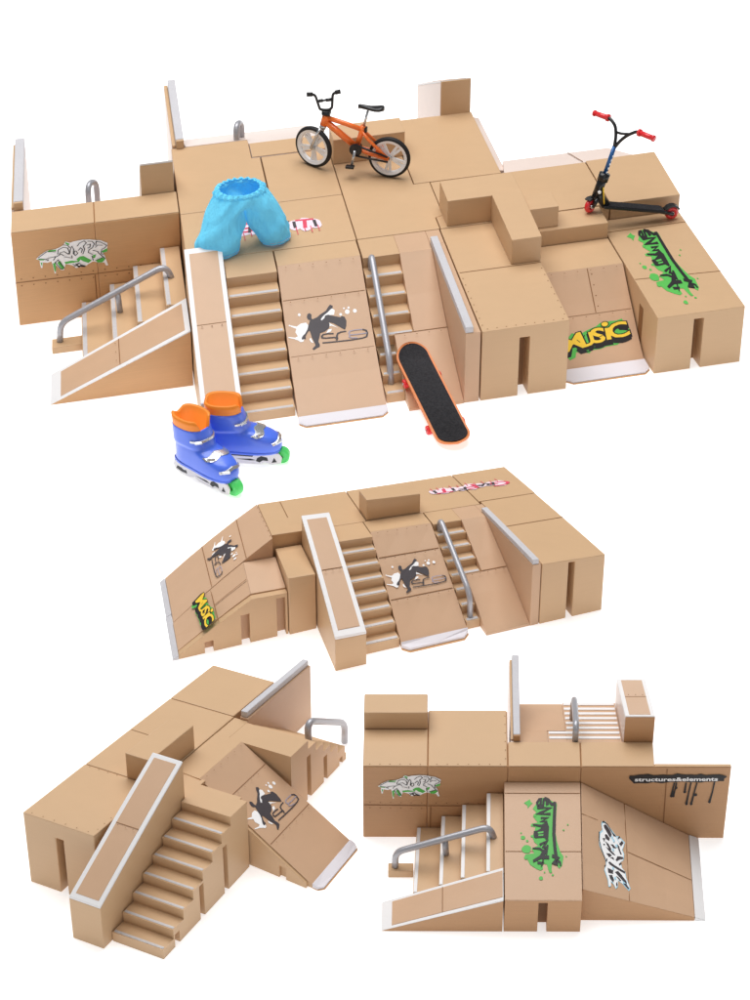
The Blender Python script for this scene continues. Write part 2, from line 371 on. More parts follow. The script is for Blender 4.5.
def graffiti_word(parent, park, O, A, B, off=.004):
    """GRAFFITI in red and black letters with drips, x 0..1, y 0..0.4"""
    d = Decal(park, O, A, B, (0, 0, 1), off)
    rnd = random.Random(5)
    x = .05
    LT = (('G', REDINK, .40, .12, -.12), ('R', GREYINK, .26, .18, .1), ('A', GREYINK, .27, .19, -.06), ('F', REDINK, .42, .19, -.14), ('F', GREYINK, .28, .14, .12), ('I', GREYINK, .28, .18, 0), ('T', REDINK, .38, .18, .06), ('I', GREYINK, .29, .20, -.05))
    for i, (ch, c, sz, dy, r) in enumerate(LT):
        cx = x+.128*i
        d.poly([(cx+(.098 if c is REDINK else .085)*math.cos(a)*rnd.uniform(.85, 1.15), dy+sz*.53*math.sin(a)*rnd.uniform(.85, 1.12)) for a in [2*PI*k/14 for k in range(14)]], PINK)
    for i, (ch, c, sz, dy, r) in enumerate(LT): d.text(ch, x+.128*i, dy, sz, c, r, 1.0, grow=.006)
    for xx, l in ((.05, .18), (.14, .09), (.25, .16), (.36, .10), (.47, .20), (.60, .12), (.70, .18), (.80, .10), (.88, .16), (.97, .14)):
        d.stroke([(xx, .26), (xx+.004, .28+l)], .012, REDINK, taper=[1, .7]); d.blob(xx+.004, .28+l, .010, REDINK, 8, .05)
    return d.build('graffiti_sticker', parent, 'red and black GRAFFITI lettering with drips')

def brush_band(parent, park, O, A, B):
    """structures&elements, sheet 750 x 341"""
    d = Decal(park, O, A, B, (0, 1, 0), .004)
    E = lambda L: [(x/750, y/341) for x, y in L]
    rnd = random.Random(2)
    top = [(60+i*31.5, (68-(10 if i in (4, 10, 15) else 0)+rnd.uniform(-4, 4)-i*.25)) for i in range(20)]
    bot = [(690-i*31.5, 112+rnd.uniform(-4, 6)+i*.5) for i in range(20)]
    d.poly(E([(56, 90)]+top+[(690, 70), (708, 78), (690, 90)]+bot), BLACK)
    for a in ([(362,120),(356,160),(350,215)], [(376,120),(370,170),(362,214)], [(440,120),(436,185)], [(472,120),(462,200),(456,270)], [(512,120),(500,190),(488,270)], [(628,110),(620,190),(608,255)]):
        d.stroke(E(a), .017, BLACK, taper=[.8]*(len(a)-1)+[1.1]); x, y = a[-1]; d.blob(x/750, y/341, .013, BLACK, 10, .05, .03)
    d.blob(376/750, 155/341, .013, BLACK, 8, .1, .03); d.blob(510/750, 206/341, .015, BLACK, 8, .1, .03)
    d.text('structures&elements', 372/750, 96/341, .107, WINK, -.02, .82, grow=.0026)
    return d.build('painted_sign', parent, 'white structures&elements lettering on dripping black brush stroke')

def blue_graffiti(parent, park, O, A, B, off=.004, zf=None):
    """sheet 750 x 964"""
    d = Decal(park, O, A, B, (0, 0, 1), off); d.mb.zf = zf
    E = lambda L: [(x/750, y/964) for x, y in L]
    halo = [(215,120),(260,100),(330,150),(400,205),(440,190),(512,230),(490,290),(470,330),(492,370),(480,440),(440,480),(450,540),(490,570),(500,640),(545,740),(520,775),(440,720),(385,700),(380,770),(350,805),(320,760),(285,740),(285,800),(255,810),(250,740),(210,640),(240,560),(228,520),(165,400),(160,330),(175,250),(215,210),(205,160)]
    d.poly(E(halo), BLUEINK)
    cx = sum(p[0] for p in halo)/len(halo); cy = sum(p[1] for p in halo)/len(halo)
    d.poly(E([(cx+(x-cx)*.93, cy+(y-cy)*.955) for x, y in halo]), WINK)
    for L in ([(235,150),(270,130),(310,160),(340,210),(320,260),(275,215),(245,180)], [(245,250),(270,235),(310,265),(300,300),(255,290)], [(245,320),(290,335),(325,385),(300,395),(262,350)], [(250,380),(300,385),(345,410),(375,430),(340,435),(280,405)],
              [(250,450),(300,435),(325,450),(285,480)], [(300,480),(340,460),(355,490)], [(270,545),(290,525),(350,545),(490,570),(480,595),(380,580),(290,560)], [(258,605),(330,610),(325,650),(262,655)], [(270,680),(310,665),(335,710),(320,745),(285,715)],
              [(350,620),(395,595),(440,625),(500,680),(495,705),(440,680)], [(360,660),(395,665),(430,690),(410,700)], [(450,715),(490,705),(528,745),(515,758)], [(405,290),(430,310),(440,350),(460,390),(440,395),(415,345)], [(432,280),(470,230),(492,245),(455,300)],
              [(315,330),(350,320),(390,345),(355,358)], [(370,485),(400,430),(470,415),(480,430),(420,460),(385,490)], [(405,520),(440,480),(446,500),(420,526)], [(355,750),(372,720),(375,760),(360,775)], [(350,205),(400,215),(360,222)], [(232,540),(250,505),(262,515),(248,545)], [(215,600),(240,575),(225,612)]):
        d.poly(E(L), GREYINK)
    d.stroke(E([(222,130),(240,112),(290,125),(345,190),(390,215)]), .012, BLACK)
    d.stroke(E([(172,250),(165,340),(190,430),(232,520)]), .012, BLACK)
    d.stroke(E([(215,310),(240,300),(230,330)]), .012, BLACK); d.stroke(E([(218,370),(240,362)]), .012, BLACK); d.stroke(E([(420,230),(440,200),(450,210)]), .014, BLACK)
    for x, y in ((345,245),(360,275),(345,380),(395,320),(330,590),(350,690)): d.blob(x/750, y/964, .018, BLUEINK, 8, .2)
    return d.build('graffiti_sticker', parent, 'black and white wild style letters with pale blue edge')

# ------------------------------------------------------------------ shared builders for the park pieces
G = .002
BV = .008
GB = 'flat tan deck blocks'; GL = 'sloped ledges with white edging'; GS = 'tan stair pieces'; GR = 'tan ramps'; GC = 'raised bench blocks on the decks'
def block(park, plan, z, label, name='deck_block', cat='block', group=GB, mat=TAN, z0=0., slots=None, lines=(), rivets=()):
    """flat topped block; slots=(u0,u1,zt,v) cut in its front face"""
    us = [p[0] for p in plan]; vs = [p[1] for p in plan]; cu, cv = sum(us)/len(us), sum(vs)/len(vs)
    t = thing(name, label, cat, park, (cu, cv), group=group)
    if z0: t.location = W(park, (cu, cv, z0))
    mb = MB(park)
    sh = [(u+(G if u < cu else -G), v+(G if v < cv else -G)) for u, v in plan]
    if slots:
        u0, u1, zt, dep = slots; b0, b1 = min(p[0] for p in sh), max(p[0] for p in sh); f0, f1 = min(p[1] for p in sh), max(p[1] for p in sh)
        mb.slotted(lambda a, d, zz: (a, f1-d, zz), b0, b1, u0, u1, zt, f1-f0, dep, lambda a, d: z)
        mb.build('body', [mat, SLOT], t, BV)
    else:
        mb.plan(sh, z0, z); mb.build('body', [mat], t, BV)
    if lines or rivets: seams(t, park, lines, rivets=rivets, rr=.0058)
    return t
def ledge_u(park, u0, u1, v0, v1, z0, z1, label, side=TAN, zb=0.):
    """sloped ledge whose top runs along u from z0 (u0) to z1 (u1)"""
    t = thing('sloped_ledge', label, 'skate ledge', park, ((u0+u1)/2, (v0+v1)/2), group=GL)
    e = .022
    lo = min(z0, z1)
    b = MB(park); b.along_v([(u0, 0), (u1, 0), (u1, max(z1-e, .002)), (u0, max(z0-e, .002))], v0, v1); b.build('body', [side], t, BV*.6)
    f = lambda u: z0+(z1-z0)*(u-u0)/(u1-u0)
    w = MB(park); w.hexa([(u0, v0), (u1, v0), (u1, v1), (u0, v1)], [z0, z1, z1, z0])
    w.v = [(p[0], p[1], p[2] if p[2] > 0 else max(0.001, f(p[0])-e+.001)) for p in w.v]
    w.build('white_border', [WHITE], t, BV*.6)
    m = .045; ua, ub = (u0+(.045 if z0 > .1 else .09), u1-(.045 if z1 > .1 else .09))
    p = MB(park); q = [(ua, v0+m), (ub, v0+m), (ub, v1-m), (ua, v1-m)]
    p.prism([(u, v, f(u)-.004) for u, v in q], [(u, v, f(u)+.004) for u, v in q]); p.build('top_panel', [RAMP], t, .003)
    um = (u0+u1)/2; seams(t, park, [((um, v0+m, f(um)+.004), (um, v1-m, f(um)+.004))], rivets=[((um, v0+m, f(um)+.004), (um, v1-m, f(um)+.004), .03, 3), ((um, v0+m, f(um)+.004), (um, v1-m, f(um)+.004), -.03, 3)], rr=.006)
    return t
def ledge_v(park, u0, u1, v0, v1, z0, z1, label, side=TAN, rev=False):
    t = thing('sloped_ledge', label, 'skate ledge', park, ((u0+u1)/2, (v0+v1)/2), group=GL)
    e = .022
    b = MB(park); b.along_u([(v0, 0), (v1, 0), (v1, z1-e), (v0, z0-e)], u0, u1); b.build('body', [side], t, BV*.6)
    f = lambda v: z0+(z1-z0)*(v-v0)/(v1-v0)
    w = MB(park); w.along_u([(v0, z0-e+.001), (v1, z1-e+.001), (v1, z1), (v0, z0)], u0, u1); w.build('white_border', [WHITE], t, BV*.6)
    m = .04; va, vb = v0+.05, v1-.05
    p = MB(park); q = [(u0+m, va), (u1-m, va), (u1-m, vb), (u0+m, vb)]
    p.prism([(u, v, f(v)-.004) for u, v in q], [(u, v, f(v)+.004) for u, v in q]); p.build('top_panel', [RAMP], t, .003)
    vm = (v0+v1)/2; seams(t, park, [((u0+m, vm, f(vm)+.004), (u1-m, vm, f(vm)+.004))], rivets=[((u0+m, vm, f(vm)+.004), (u1-m, vm, f(vm)+.004), .03, 3), ((u0+m, vm, f(vm)+.004), (u1-m, vm, f(vm)+.004), -.03, 3)], rr=.006)
    return t
def steps_v(t, park, u0, u1, va, vb, z, n, vback, ctop=True, mat=TAN, nose=True, i0=0, i1=None):
    """flight descending towards +v: n risers from z at va to the ground at vb"""
    i1 = n if i1 is None else i1
    tr = (vb-va)/(n-1); rs = z/n
    prof = [(vback, 0), (vback, z)] if i0 == 0 else []
    if i0: prof = [(va+tr*(i0-1), 0), (va+tr*(i0-1), z-rs*i0)]
    for i in range(i0, i1):
        x = va+tr*i; zz = z-rs*i
        prof += [(x, zz), (x, zz-rs)]
    prof2 = []
    for q in prof:
        if not prof2 or (abs(q[0]-prof2[-1][0])+abs(q[1]-prof2[-1][1])) > 1e-6: prof2.append(q)
    # close at the bottom
    xl, zl = prof2[-1]
    if zl > 1e-6: prof2 += [(xl+tr*.98, zl), (xl+tr*.98, 0)] if i1 < n else [(xl, 0)]
    b = MB(park); b.along_u(prof2, u0, u1); b.build('step_body', [mat], t, BV*.5)
    if nose:
        for i in range(max(1, i0), i1):
            zz = z-rs*i; x = va+tr*i
            m = MB(park); m.box(u0+.012, u1-.012, x-.040, x-.010, zz-.004, zz+.006); m.build('step_nosing', [NOSE], t, .003)
def ramp_v(park, u0, u1, vb, va, ve, vl, z, zl, label, sticker=True, off=.004, seam_t=(.22, .6), name='ramp', zback=None, side=TAN):
    """ramp descending towards +v with a flat top at the back and a white lip"""
    t = thing(name, label, 'ramp', park, ((u0+u1)/2, (va+ve)/2), group=GR)
    zb = zback if zback is not None else z
    b = MB(park); b.along_u([(vb, 0), (ve, 0), (ve, zl-.012), (va, z-.012), (vb, zb-.012)], u0, u1); b.build('body', [side], t, BV*.5)
    p = MB(park); p.along_u([(va, z-.012), (ve, zl-.012), (ve, zl), (va, z)], u0-.001, u1+.001); p.build('ramp_panel', [RAMP], t, .003)
    p = MB(park); p.along_u([(vb, zb-.012), (va, z-.012), (va, z), (vb, zb)], u0-.001, u1+.001); p.build('top_landing', [TAN], t, .003)
    l = MB(park); c = .05
    l.prism([(u0-.004, ve+.004, .001), (u0-.004, vl-c, .001), (u0+c, vl, .001), (u1-c, vl, .001), (u1+.004, vl-c, .001), (u1+.004, ve+.004, .001)],
            [(u0-.004, ve+.004, zl+.002), (u0-.004, vl-c, .03), (u0+c, vl, .022), (u1-c, vl, .022), (u1+.004, vl-c, .03), (u1+.004, ve+.004, zl+.002)])
    l.v = [(p[0], p[1]-(.012 if p[1] > ve+.02 else 0), p[2]+.012) for p in l.v]; l.build('white_lip', [LIP], t, .004)
    l = MB(park); l.plan([(u0-.004, ve+.004), (u0-.004, vl-c), (u0+c, vl), (u1-c, vl), (u1+.004, vl-c), (u1+.004, ve+.004)], .001, .0125); l.build('lip_base', [TAN2], t, .003)
    f = lambda v: z+(zl-z)*(v-va)/(ve-va)
    ln = []; rv = []
    for s in seam_t:
        v = va+(ve-va)*s; a, bb = (u0+.01, v, f(v)), (u1-.01, v, f(v)); ln.append((a, bb)); rv += [(a, bb, .035, 6), (a, bb, -.035, 6)]
    rv.append(((u0+.01, va, z), (u1-.01, va, z), -.04, 6))
    seams(t, park, ln, rivets=rv, rr=.006)
    if sticker:
        v0, v1 = va+(ve-va)*seam_t[0], va+(ve-va)*seam_t[1]
        skater_sticker(t, park, (u0, v0, f(v0)), (u1-u0, 0, 0), (0, v1-v0, f(v1)-f(v0)), off=off)
    return t

# ================================================================== the large park at the top (park 1)
H = 1.107; LO = .9
# left wall piece
t = thing('wall_block', 'tall narrow tan block with white and green graffiti at far left of the top park', 'block', 1, (.78, .95), group=GB)
b = MB(1); b.box(0, .766, .78, 1.13, 0, H); b.box(.7675, 1.548, .78, 1.13, 0, H); b.build('body', [TAN2], t, BV)
b = MB(1); b.box(.004, .762, .784, 1.126, H+.0005, H+.010); b.box(.772, 1.546, .784, 1.126, H+.0005, H+.010); b.build('top_deck', [TAN], t, .004)
seams(t, 1, [((.0, 1.13, .52), (1.55, 1.13, .50)), ((.735, 1.13, .5), (.735, 1.13, .02))], n=(0, 1, 0),
      rivets=[((0, 1.13, .52), (1.55, 1.13, .5), .04, 14), ((0, 1.13, .52), (1.55, 1.13, .5), -.04, 14)], rr=.007)
wall_graffiti(t, 1, (.155, 1.13, 1.04), (.77, 0, -.03), (0, 0, -.54))
# pieces behind the wall
t = thing('wall_ramp', 'ramp with silver topped side wall behind the far left graffiti block', 'ramp', 1, (.6, .2), group=GR)
b = MB(1); b.along_u([(.768, 0), (.768, H), (-.37, .05), (-.37, 0)], .12, 1.20); b.build('body', [PALE], t, BV)
b = MB(1); b.box(-.005, .113, -.37, .745, 0, H); f_ = b.build('side_wall', [PALE], t, BV*.6)
b = MB(1); b.box(.022, .113, -.365, .742, H+.001, 1.2); b.build('coping', [COPE], f_, .008)
b = MB(1); b.box(-.003, .0215, -.37, .744, H+.001, H+.03); b.build('ledge_strip', [TAN], f_, .006)
b = MB(1); b.box(.024, .111, .742, .766, H+.002, 1.195); b.build('end_cap', [TAN], f_, .006)
handrail(t, 1, [(.72, .62, .9), (.72, .60, 1.20), (.80, .40, 1.10), (.80, .36, .7)], .034)
ledge_v(1, 1.22, 1.53, -.55, .776, .35, 1.47, 'brown end of the sloped ledge behind the far left graffiti block, beside the deck')
# left stairs and its ledge
t = thing('stairs', 'four wide steps with angled grey handrail, left of the top park', 'stairs', 1, (1.05, 1.6), group=GS)
us = [.588, .86, 1.087, 1.347, 1.53]; zs = [.185, .362, .545, .72]
prof = [(us[0], 0)]
for i in range(4): prof += [(us[i], zs[i]), (us[i+1], zs[i])]
prof += [(us[4], 0)]
b = MB(1); b.along_v(prof, 1.14, 2.075); b.build('step_body', [TAN], t, BV*.5)
for i in range(4):
    b = MB(1); b.box(us[i]+.006, us[i]+.045, 1.145, 2.07, zs[i]-.003, zs[i]+.006); b.build('step_nosing', [NOSE], t, .003)
b = MB(1); b.box(.31, .587, 1.58, 1.73, 0, .085); b.build('foot_pad', [TAN], t, BV*.6)
handrail(t, 1, [(.382, 1.64, .08), (.40, 1.64, .32), (1.38, 1.64, .88), (1.448, 1.64, .62)], .036, [((.93, 1.64, .62), (.945, 1.64, .36))])
ledge_u(1, .30, 1.525, 2.08, 2.565, .006, .787, 'low white edged ledge sloping down to the left below the steps with the angled handrail', side=TAN2)
# decks
d1 = block(1, [(1.555, 0), (2.322, 0), (2.322, .345), (2.404, .345), (2.404, 1.158), (1.555, 1.158)], H, 'square tan deck behind the blue trousers, at the back left of the top park')
block(1, [(2.412, .348), (3.078, .348), (3.078, 1.158), (2.412, 1.158)], H, 'tan deck under the front wheel of the orange bike')
t = block(1, [(1.555, 1.160), (3.078, 1.160), (3.078, 1.905), (1.555, 1.905)], H, 'wide tan deck with red lettering that the blue trousers stand on')
graffiti_word(t, 1, (2.06, 1.46, H), (.735, .02, 0), (0, .52, 0))
block(1, [(3.082, .36), (3.762, .36), (3.762, 1.138), (3.917, 1.138), (3.917, 1.70), (3.84, 1.72), (3.84, 1.9), (3.082, 1.9)], H, 'tan deck under the rear wheel of the orange bike, of the top park')
block(1, [(3.767, -.02), (4.612, -.02), (4.612, 1.134), (3.767, 1.134)], H, 'tan deck below the pale post at the back right of the top park')
block(1, [(3.08, .39), (3.785, .39), (3.785, .645), (3.08, .645)], 1.385, 'long low bench block right behind the orange bike', 'bench_block', 'block', GC, z0=H+.002)
# behind the decks
t = thing('wall_ramp', 'ramp with silver topped side wall rising behind the deck with the blue trousers', 'ramp', 1, (2.2, -.4), group=GR)
b = MB(1); b.along_u([(-.004, 0), (-.004, H), (-1.17, .60), (-1.17, 0)], 1.70, 2.318); b.along_u([(.344, 0), (.344, H), (.09, H), (-1.17, .60), (-1.17, 0)], 2.326, 3.07); b.build('body', [PALE], t, BV*.6)
b = MB(1); b.box(2.328, 3.068, .09, .342, H+.0005, H+.008); b.build('top_landing', [TAN], t, .003)
b = MB(1); b.box(1.565, 1.685, -1.2, -.004, 0, H); f_ = b.build('side_wall', [PALE], t, BV*.6)
b = MB(1); b.box(1.605, 1.685, -1.17, .0, H+.001, 1.2); b.build('coping', [COPE], f_, .008)
b = MB(1); b.box(1.567, 1.604, -1.2, .0, H+.001, H+.03); b.build('ledge_strip', [TAN], f_, .006)
b = MB(1); b.box(1.606, 1.684, .0005, .028, H+.002, 1.195); b.build('end_cap', [TAN], f_, .006)
handrail(t, 1, [(2.215, -.03, .9), (2.215, -.05, 1.25), (2.29, -.25, 1.16), (2.29, -.30, .7)], .036)
t = ledge_v(6, 4.29, 4.60, -1.08, -.025, 1.04, 1.492, 'tall pale post with tan front at the back right corner of the top park', side=PALE)
b = MB(6); b.box(4.294, 4.598, -.0235, -.012, .3, 1.484); b.build('end_face', [TAN], t, .003)
t = thing('side_ramp', 'pale ramp edge right of the deck below the pale post of the top park', 'ramp', 1, (4.66, .5), group=GR)
b = MB(1); b.along_v([(4.618, 0), (4.80, 0), (4.70, 1.0), (4.69, 1.03), (4.618, 1.05)], -.02, 1.0); b.build('body', [PALE], t, .006)
t = thing('side_ramp', 'pale ramp edge behind the deck that the scooter stands in front of', 'ramp', 1, (5.2, .95), group=GR)
b = MB(1); b.prism([(4.64, .90, 0), (5.74, .86, 0), (5.95, 1.085, 0), (4.64, 1.13, 0)], [(4.69, .90, 1.08), (5.74, .88, 1.07), (5.95, 1.085, 1.08), (4.64, 1.13, 1.09)]); b.build('body', [PALE], t, .006)
seams(t, 1, [((5.33, .9, 1.085), (5.42, 1.1, 1.09))])
# right hand side
block(1, [(3.92, 1.142), (5.432, 1.128), (5.432, 1.852), (4.60, 1.862), (4.60, 1.9), (3.845, 1.9), (3.845, 1.72), (3.92, 1.70)], H, 'wide tan deck under the two bench blocks that meet at a corner')
block(1, [(5.440, 1.11), (6.13, 1.095), (6.10, 1.85), (5.440, 1.85)], H, 'tan deck right behind the black scooter, at the right end of the top park')
block(1, [(3.905, 1.575), (4.585, 1.575), (4.585, 1.85), (4.31, 1.89), (3.905, 1.89)], 1.44, 'bench block lying crossways, left one of the two that meet at a corner', 'bench_block', 'block', GC, z0=H+.002)
block(1, [(4.308, 1.882), (4.585, 1.842), (4.575, 2.565), (4.308, 2.565)], 1.455, 'bench block pointing to the viewer, right one of the two that meet at a corner', 'bench_block', 'block', GC, z0=H+.002)
block(1, [(3.838, 1.905), (4.572, 1.905), (4.572, 3.397), (3.838, 3.397)], H, 'long tan deck block with tall front slot, left of the MUSIC ramp', slots=(4.156, 4.241, .93, .15),
      lines=[((3.85, 2.58, H), (4.57, 2.58, H))], rivets=[((3.85, 3.37, H), (4.56, 3.37, H), 0, 9), ((4.55, 2.62, H), (4.55, 3.36, H), 0, 8), ((3.86, 2.62, H), (3.86, 3.36, H), 0, 8)])
block(1, [(4.58, 1.865), (5.325, 1.865), (5.325, 2.135), (4.58, 2.135)], H-.002, 'narrow raised step under the front wheel of the black scooter')
block(1, [(4.60, 1.868), (4.872, 1.868), (4.872, 2.095), (4.60, 2.095)], 1.375, 'small square block on the narrow step, left of the black scooter', 'bench_block', 'block', GC, z0=H+.002)
t = thing('deck_block', 'lower tan deck block with black tag on green paint in the top park', 'block', 1, (5.71, 2.6), group=GB)
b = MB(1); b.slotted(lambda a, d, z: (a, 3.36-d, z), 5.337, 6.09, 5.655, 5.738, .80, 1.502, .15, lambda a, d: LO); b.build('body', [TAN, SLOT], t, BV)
for v0_, zt_ in ((2.56, .72), (2.955, .70)):
    b = MB(1); b.box(5.3345, 5.336, v0_, v0_+.085, .0, zt_); b.build('slot_shade_strip', [SEAM], t)  # flat dark strip; the slot's inner shade is put into its colour
seams(t, 1, [((5.34, 2.055, LO), (6.088, 2.045, LO)), ((5.34, 2.80, LO), (6.088, 2.84, LO))])
snm_sticker(t, 1, (5.37, 1.965, LO), (.62, 0, 0), (0, 1.26, 0))
t = ramp_v(1, 4.60, 5.322, 2.142, 2.54, 3.165, 3.355, LO, .045, 'ramp with yellow MUSIC graffiti between two deck blocks of the top park', sticker=False, seam_t=(.46,))
f = lambda v: LO+(.045-LO)*(v-2.54)/(3.165-2.54)
seams(t, 1, [((5.0, 2.545, f(2.545)), (5.0, 2.825, f(2.825)))], rivets=[((5.0, 2.55, f(2.55)), (5.0, 2.82, f(2.82)), .03, 4)], rr=.007)
music_sticker(t, 1, (4.672, 2.93, f(2.93)), (.575, -.015, .015*(LO-.045)/.625), (0, .285, f(3.215)-f(2.93)), off=.006)
# front row
ledge_v(1, 1.537, 1.868, 1.915, 3.35, 1.275, .535, 'long white edged ledge sloping to the viewer behind the blue roller skates')
t = thing('stairs', 'narrow stairs between the white edged ledge and the skater ramp of the top park', 'stairs', 1, (2.1, 2.7), group=GS)
steps_v(t, 1, 1.876, 2.318, 2.222, 3.236, H, 8, 1.908)
ramp_v(1, 2.332, 3.066, 1.912, 2.142, 3.315, 3.435, H, .06, 'ramp with dark skater sticker in the top park, left of the skateboard', seam_t=(.225, .595))
t = thing('stair_ramp', 'narrow stairs beside a ramp and side wall, behind the leaning skateboard', 'ramp', 1, (3.45, 2.7), group='combined stairs and ramps with side wall')
steps_v(t, 1, 3.082, 3.41, 2.19, 3.24, H, 8, 1.908, i1=5)
steps_v(t, 1, 3.082, 3.24, 2.19, 3.24, H, 8, 1.908, i0=5)
f = lambda v: H+(.02-H)*(v-2.185)/(3.40-2.185)
b = MB(1); b.along_u([(1.908, 0), (2.79, 0), (2.79, f(2.79)), (2.185, H), (1.908, H)], 3.4105, 3.70); b.along_u([(2.7905, 0), (3.40, 0), (3.40, .03), (3.39, f(3.39)+.02), (2.7905, f(2.7905))], 3.2405, 3.70); b.build('ramp_panel', [RAMP], t, BV*.5)
seams(t, 1, [((3.245, 2.79, f(2.79)), (3.70, 2.79, f(2.79)))], rivets=[((3.43, 2.79, f(2.79)), (3.69, 2.79, f(2.79)), .04, 3), ((3.27, 2.79, f(2.79)), (3.69, 2.79, f(2.79)), -.04, 4)], rr=.006)
b = MB(1); b.box(3.702, 3.828, 2.11, 3.392, 0, H); b.box(3.702, 3.828, 1.908, 2.109, 0, H); f_ = b.build('side_wall', [RAMP], t, BV*.6)
b = MB(1); b.box(3.702, 3.768, 2.10, 3.388, H+.001, 1.2); b.build('coping', [COPE], f_, .008)
handrail(t, 1, [(3.15, 2.235, .86), (3.15, 2.205, 1.19), (3.15, 3.05, .42), (3.15, 3.10, .06)], .036)

# ================================================================== the middle park (park 2)
H = .659
t = thing('ramp', 'broad left ramp of the middle park with a rotated skater sticker near its top', 'ramp', 2, (-.55, .3), group=GR)
b = MB(2); b.hexa([(-1.04, -.03), (-.03, -.03), (-.03, .695), (-1.04, .695)], [.036, H, H, .036]); b.build('body', [RAMP], t, BV*.6)
b = MB(2); b.hexa([(-1.10, -.035), (-1.043, -.035), (-1.043, .56), (-1.10, .55)], [.006, .036, .036, .006]); b.build('white_lip', [COPE], t, .004)
f = lambda u: H*(u+1.10)/1.07
seams(t, 2, [((-.255, -.02, f(-.255)), (-.29, .69, f(-.29))), ((-.63, -.02, f(-.63)), (-.64, .69, f(-.64)))], rivets=[((-.04, 0, f(-.04)), (-.04, .69, f(-.04)), 0, 7)], rr=.006)
skater_sticker(t, 2, (-.245, .08, f(-.245)), (0, .60, 0), (-.40, 0, f(-.645)-f(-.245)), off=.007)
t = thing('ramp', 'lower left ramp of the middle park with yellow MUSIC graffiti and slots in its side', 'ramp', 2, (-.5, .95), group=GR)
b = MB(2); b.hexa([(-1.045, .70), (-.325, .70), (-.335, 1.10), (-1.045, 1.10)], [.034, .47, .40, .034]); b.hexa([(-.324, .70), (-.006, .70), (-.006, 1.10), (-.334, 1.10)], [.47, .47, .40, .40]); b.build('body', [RAMP], t, BV*.5)
b = MB(2); b.along_v([(-1.045, 0), (-.795, 0), (-.795, .095), (-.712, .095), (-.712, 0), (-.445, 0), (-.445, .262), (-.365, .262), (-.365, 0), (-.108, 0), (-.108, .352), (-.028, .352), (-.028, 0), (-.006, 0), (-.006, .388), (-.335, .388), (-1.045, .03)], 1.1005, 1.165); b.build('slotted_side', [TAN], t, BV*.5)
b = MB(2); b.hexa([(-1.105, .562), (-1.047, .562), (-1.047, 1.168), (-1.105, 1.168)], [.006, .034, .034, .006]); b.build('white_lip', [COPE], t, .004)
f2 = lambda u: .034+(.44-.034)*(u+1.045)/(.715)
seams(t, 2, [((-.655, .705, f2(-.655)+.008), (-.655, 1.15, f2(-.655)-.012)), ((-.65, .93, f2(-.65)), (-.34, .93, f2(-.34)))])
music_sticker(t, 2, (-.70, .715, f2(-.70)+.011), (0, .42, -.010), (-.25, 0, -.142), off=.010)
t = block(2, [(-.002, .66), (.255, .66), (.255, 1.185), (-.002, 1.185)], .53, 'small tall block beside the white edged ledge of the middle park', name='step_block')
block(2, [(-.028, -.03), (.898, -.03), (.898, .64), (-.028, .64)], H, 'tan deck behind the white edged ledge of the middle park', lines=[((.205, 0, H), (.203, .35, H))])
t = block(2, [(.902, -.03), (1.995, -.03), (1.995, .64), (.902, .64)], H, 'tan deck carrying the bench block of the middle park')
t = block(2, [(2.0, -.035), (2.545, -.035), (2.545, .59), (2.0, .59)], H, 'back right tan deck of the middle park under upside down red lettering')
graffiti_word(t, 2, (2.37, .345, H), (-.71, .0, 0), (0, -.30, 0), off=.006)
block(2, [(.90, .39), (1.42, .39), (1.42, .636), (.90, .636)], .90, 'long low bench block on the back of the middle park', 'bench_block', 'block', GC, z0=H+.002)
block(2, [(2.012, .595), (2.54, .595), (2.54, 1.745), (2.012, 1.745)], H, 'long tan deck block with tall front slot, right end of the middle park', slots=(2.236, 2.288, .63, .12), lines=[((2.02, 1.10, H), (2.535, 1.09, H))])
t = ledge_v(2, .262, .532, .66, 1.745, .83, .296, 'long white edged ledge sloping to the viewer in the middle park')
t = thing('stairs', 'narrow stairs between the white edged ledge and skater ramp of the middle park', 'stairs', 2, (.7, 1.2), group=GS)
steps_v(t, 2, .54, .858, .93, 1.635, H, 8, .645)
ramp_v(2, .866, 1.436, .645, .845, 1.655, 1.732, H, .05, 'ramp with dark skater sticker at the front of the middle park', seam_t=(.26, .645), off=.006)
t = thing('stair_ramp', 'narrow stairs beside ramp and side wall, right of the middle park skater ramp', 'ramp', 2, (1.7, 1.2), group='combined stairs and ramps with side wall')
steps_v(t, 2, 1.447, 1.712, .875, 1.615, H, 8, .645, i1=5)
steps_v(t, 2, 1.447, 1.567, .875, 1.615, H, 8, .645, i0=5)
f = lambda v: H+(.02-H)*(v-.87)/(1.745-.87)
b = MB(2); b.along_u([(.645, 0), (1.305, 0), (1.305, f(1.305)), (.87, H), (.645, H)], 1.7125, 1.935); b.along_u([(1.3055, 0), (1.735, 0), (1.735, f(1.735)), (1.3055, f(1.3055))], 1.5675, 1.935); b.build('ramp_panel', [RAMP], t, BV*.5)
seams(t, 2, [((1.57, 1.305, f(1.305)), (1.93, 1.305, f(1.305)))], rivets=[((1.72, 1.305, f(1.305)), (1.93, 1.305, f(1.305)), .03, 4), ((1.58, 1.305, f(1.305)), (1.93, 1.305, f(1.305)), -.03, 5)], rr=.006)
b = MB(2); b.box(1.936, 2.008, .645, 1.738, 0, H); f_ = b.build('side_wall', [RAMP], t, BV*.6)
b = MB(2); b.box(1.938, 1.990, .78, 1.734, H+.001, .712); b.build('coping', [COPE], f_, .006)
handrail(t, 2, [(1.50, .905, .52), (1.50, .89, .735), (1.50, 1.56, .31), (1.50, 1.565, .06)], .027)

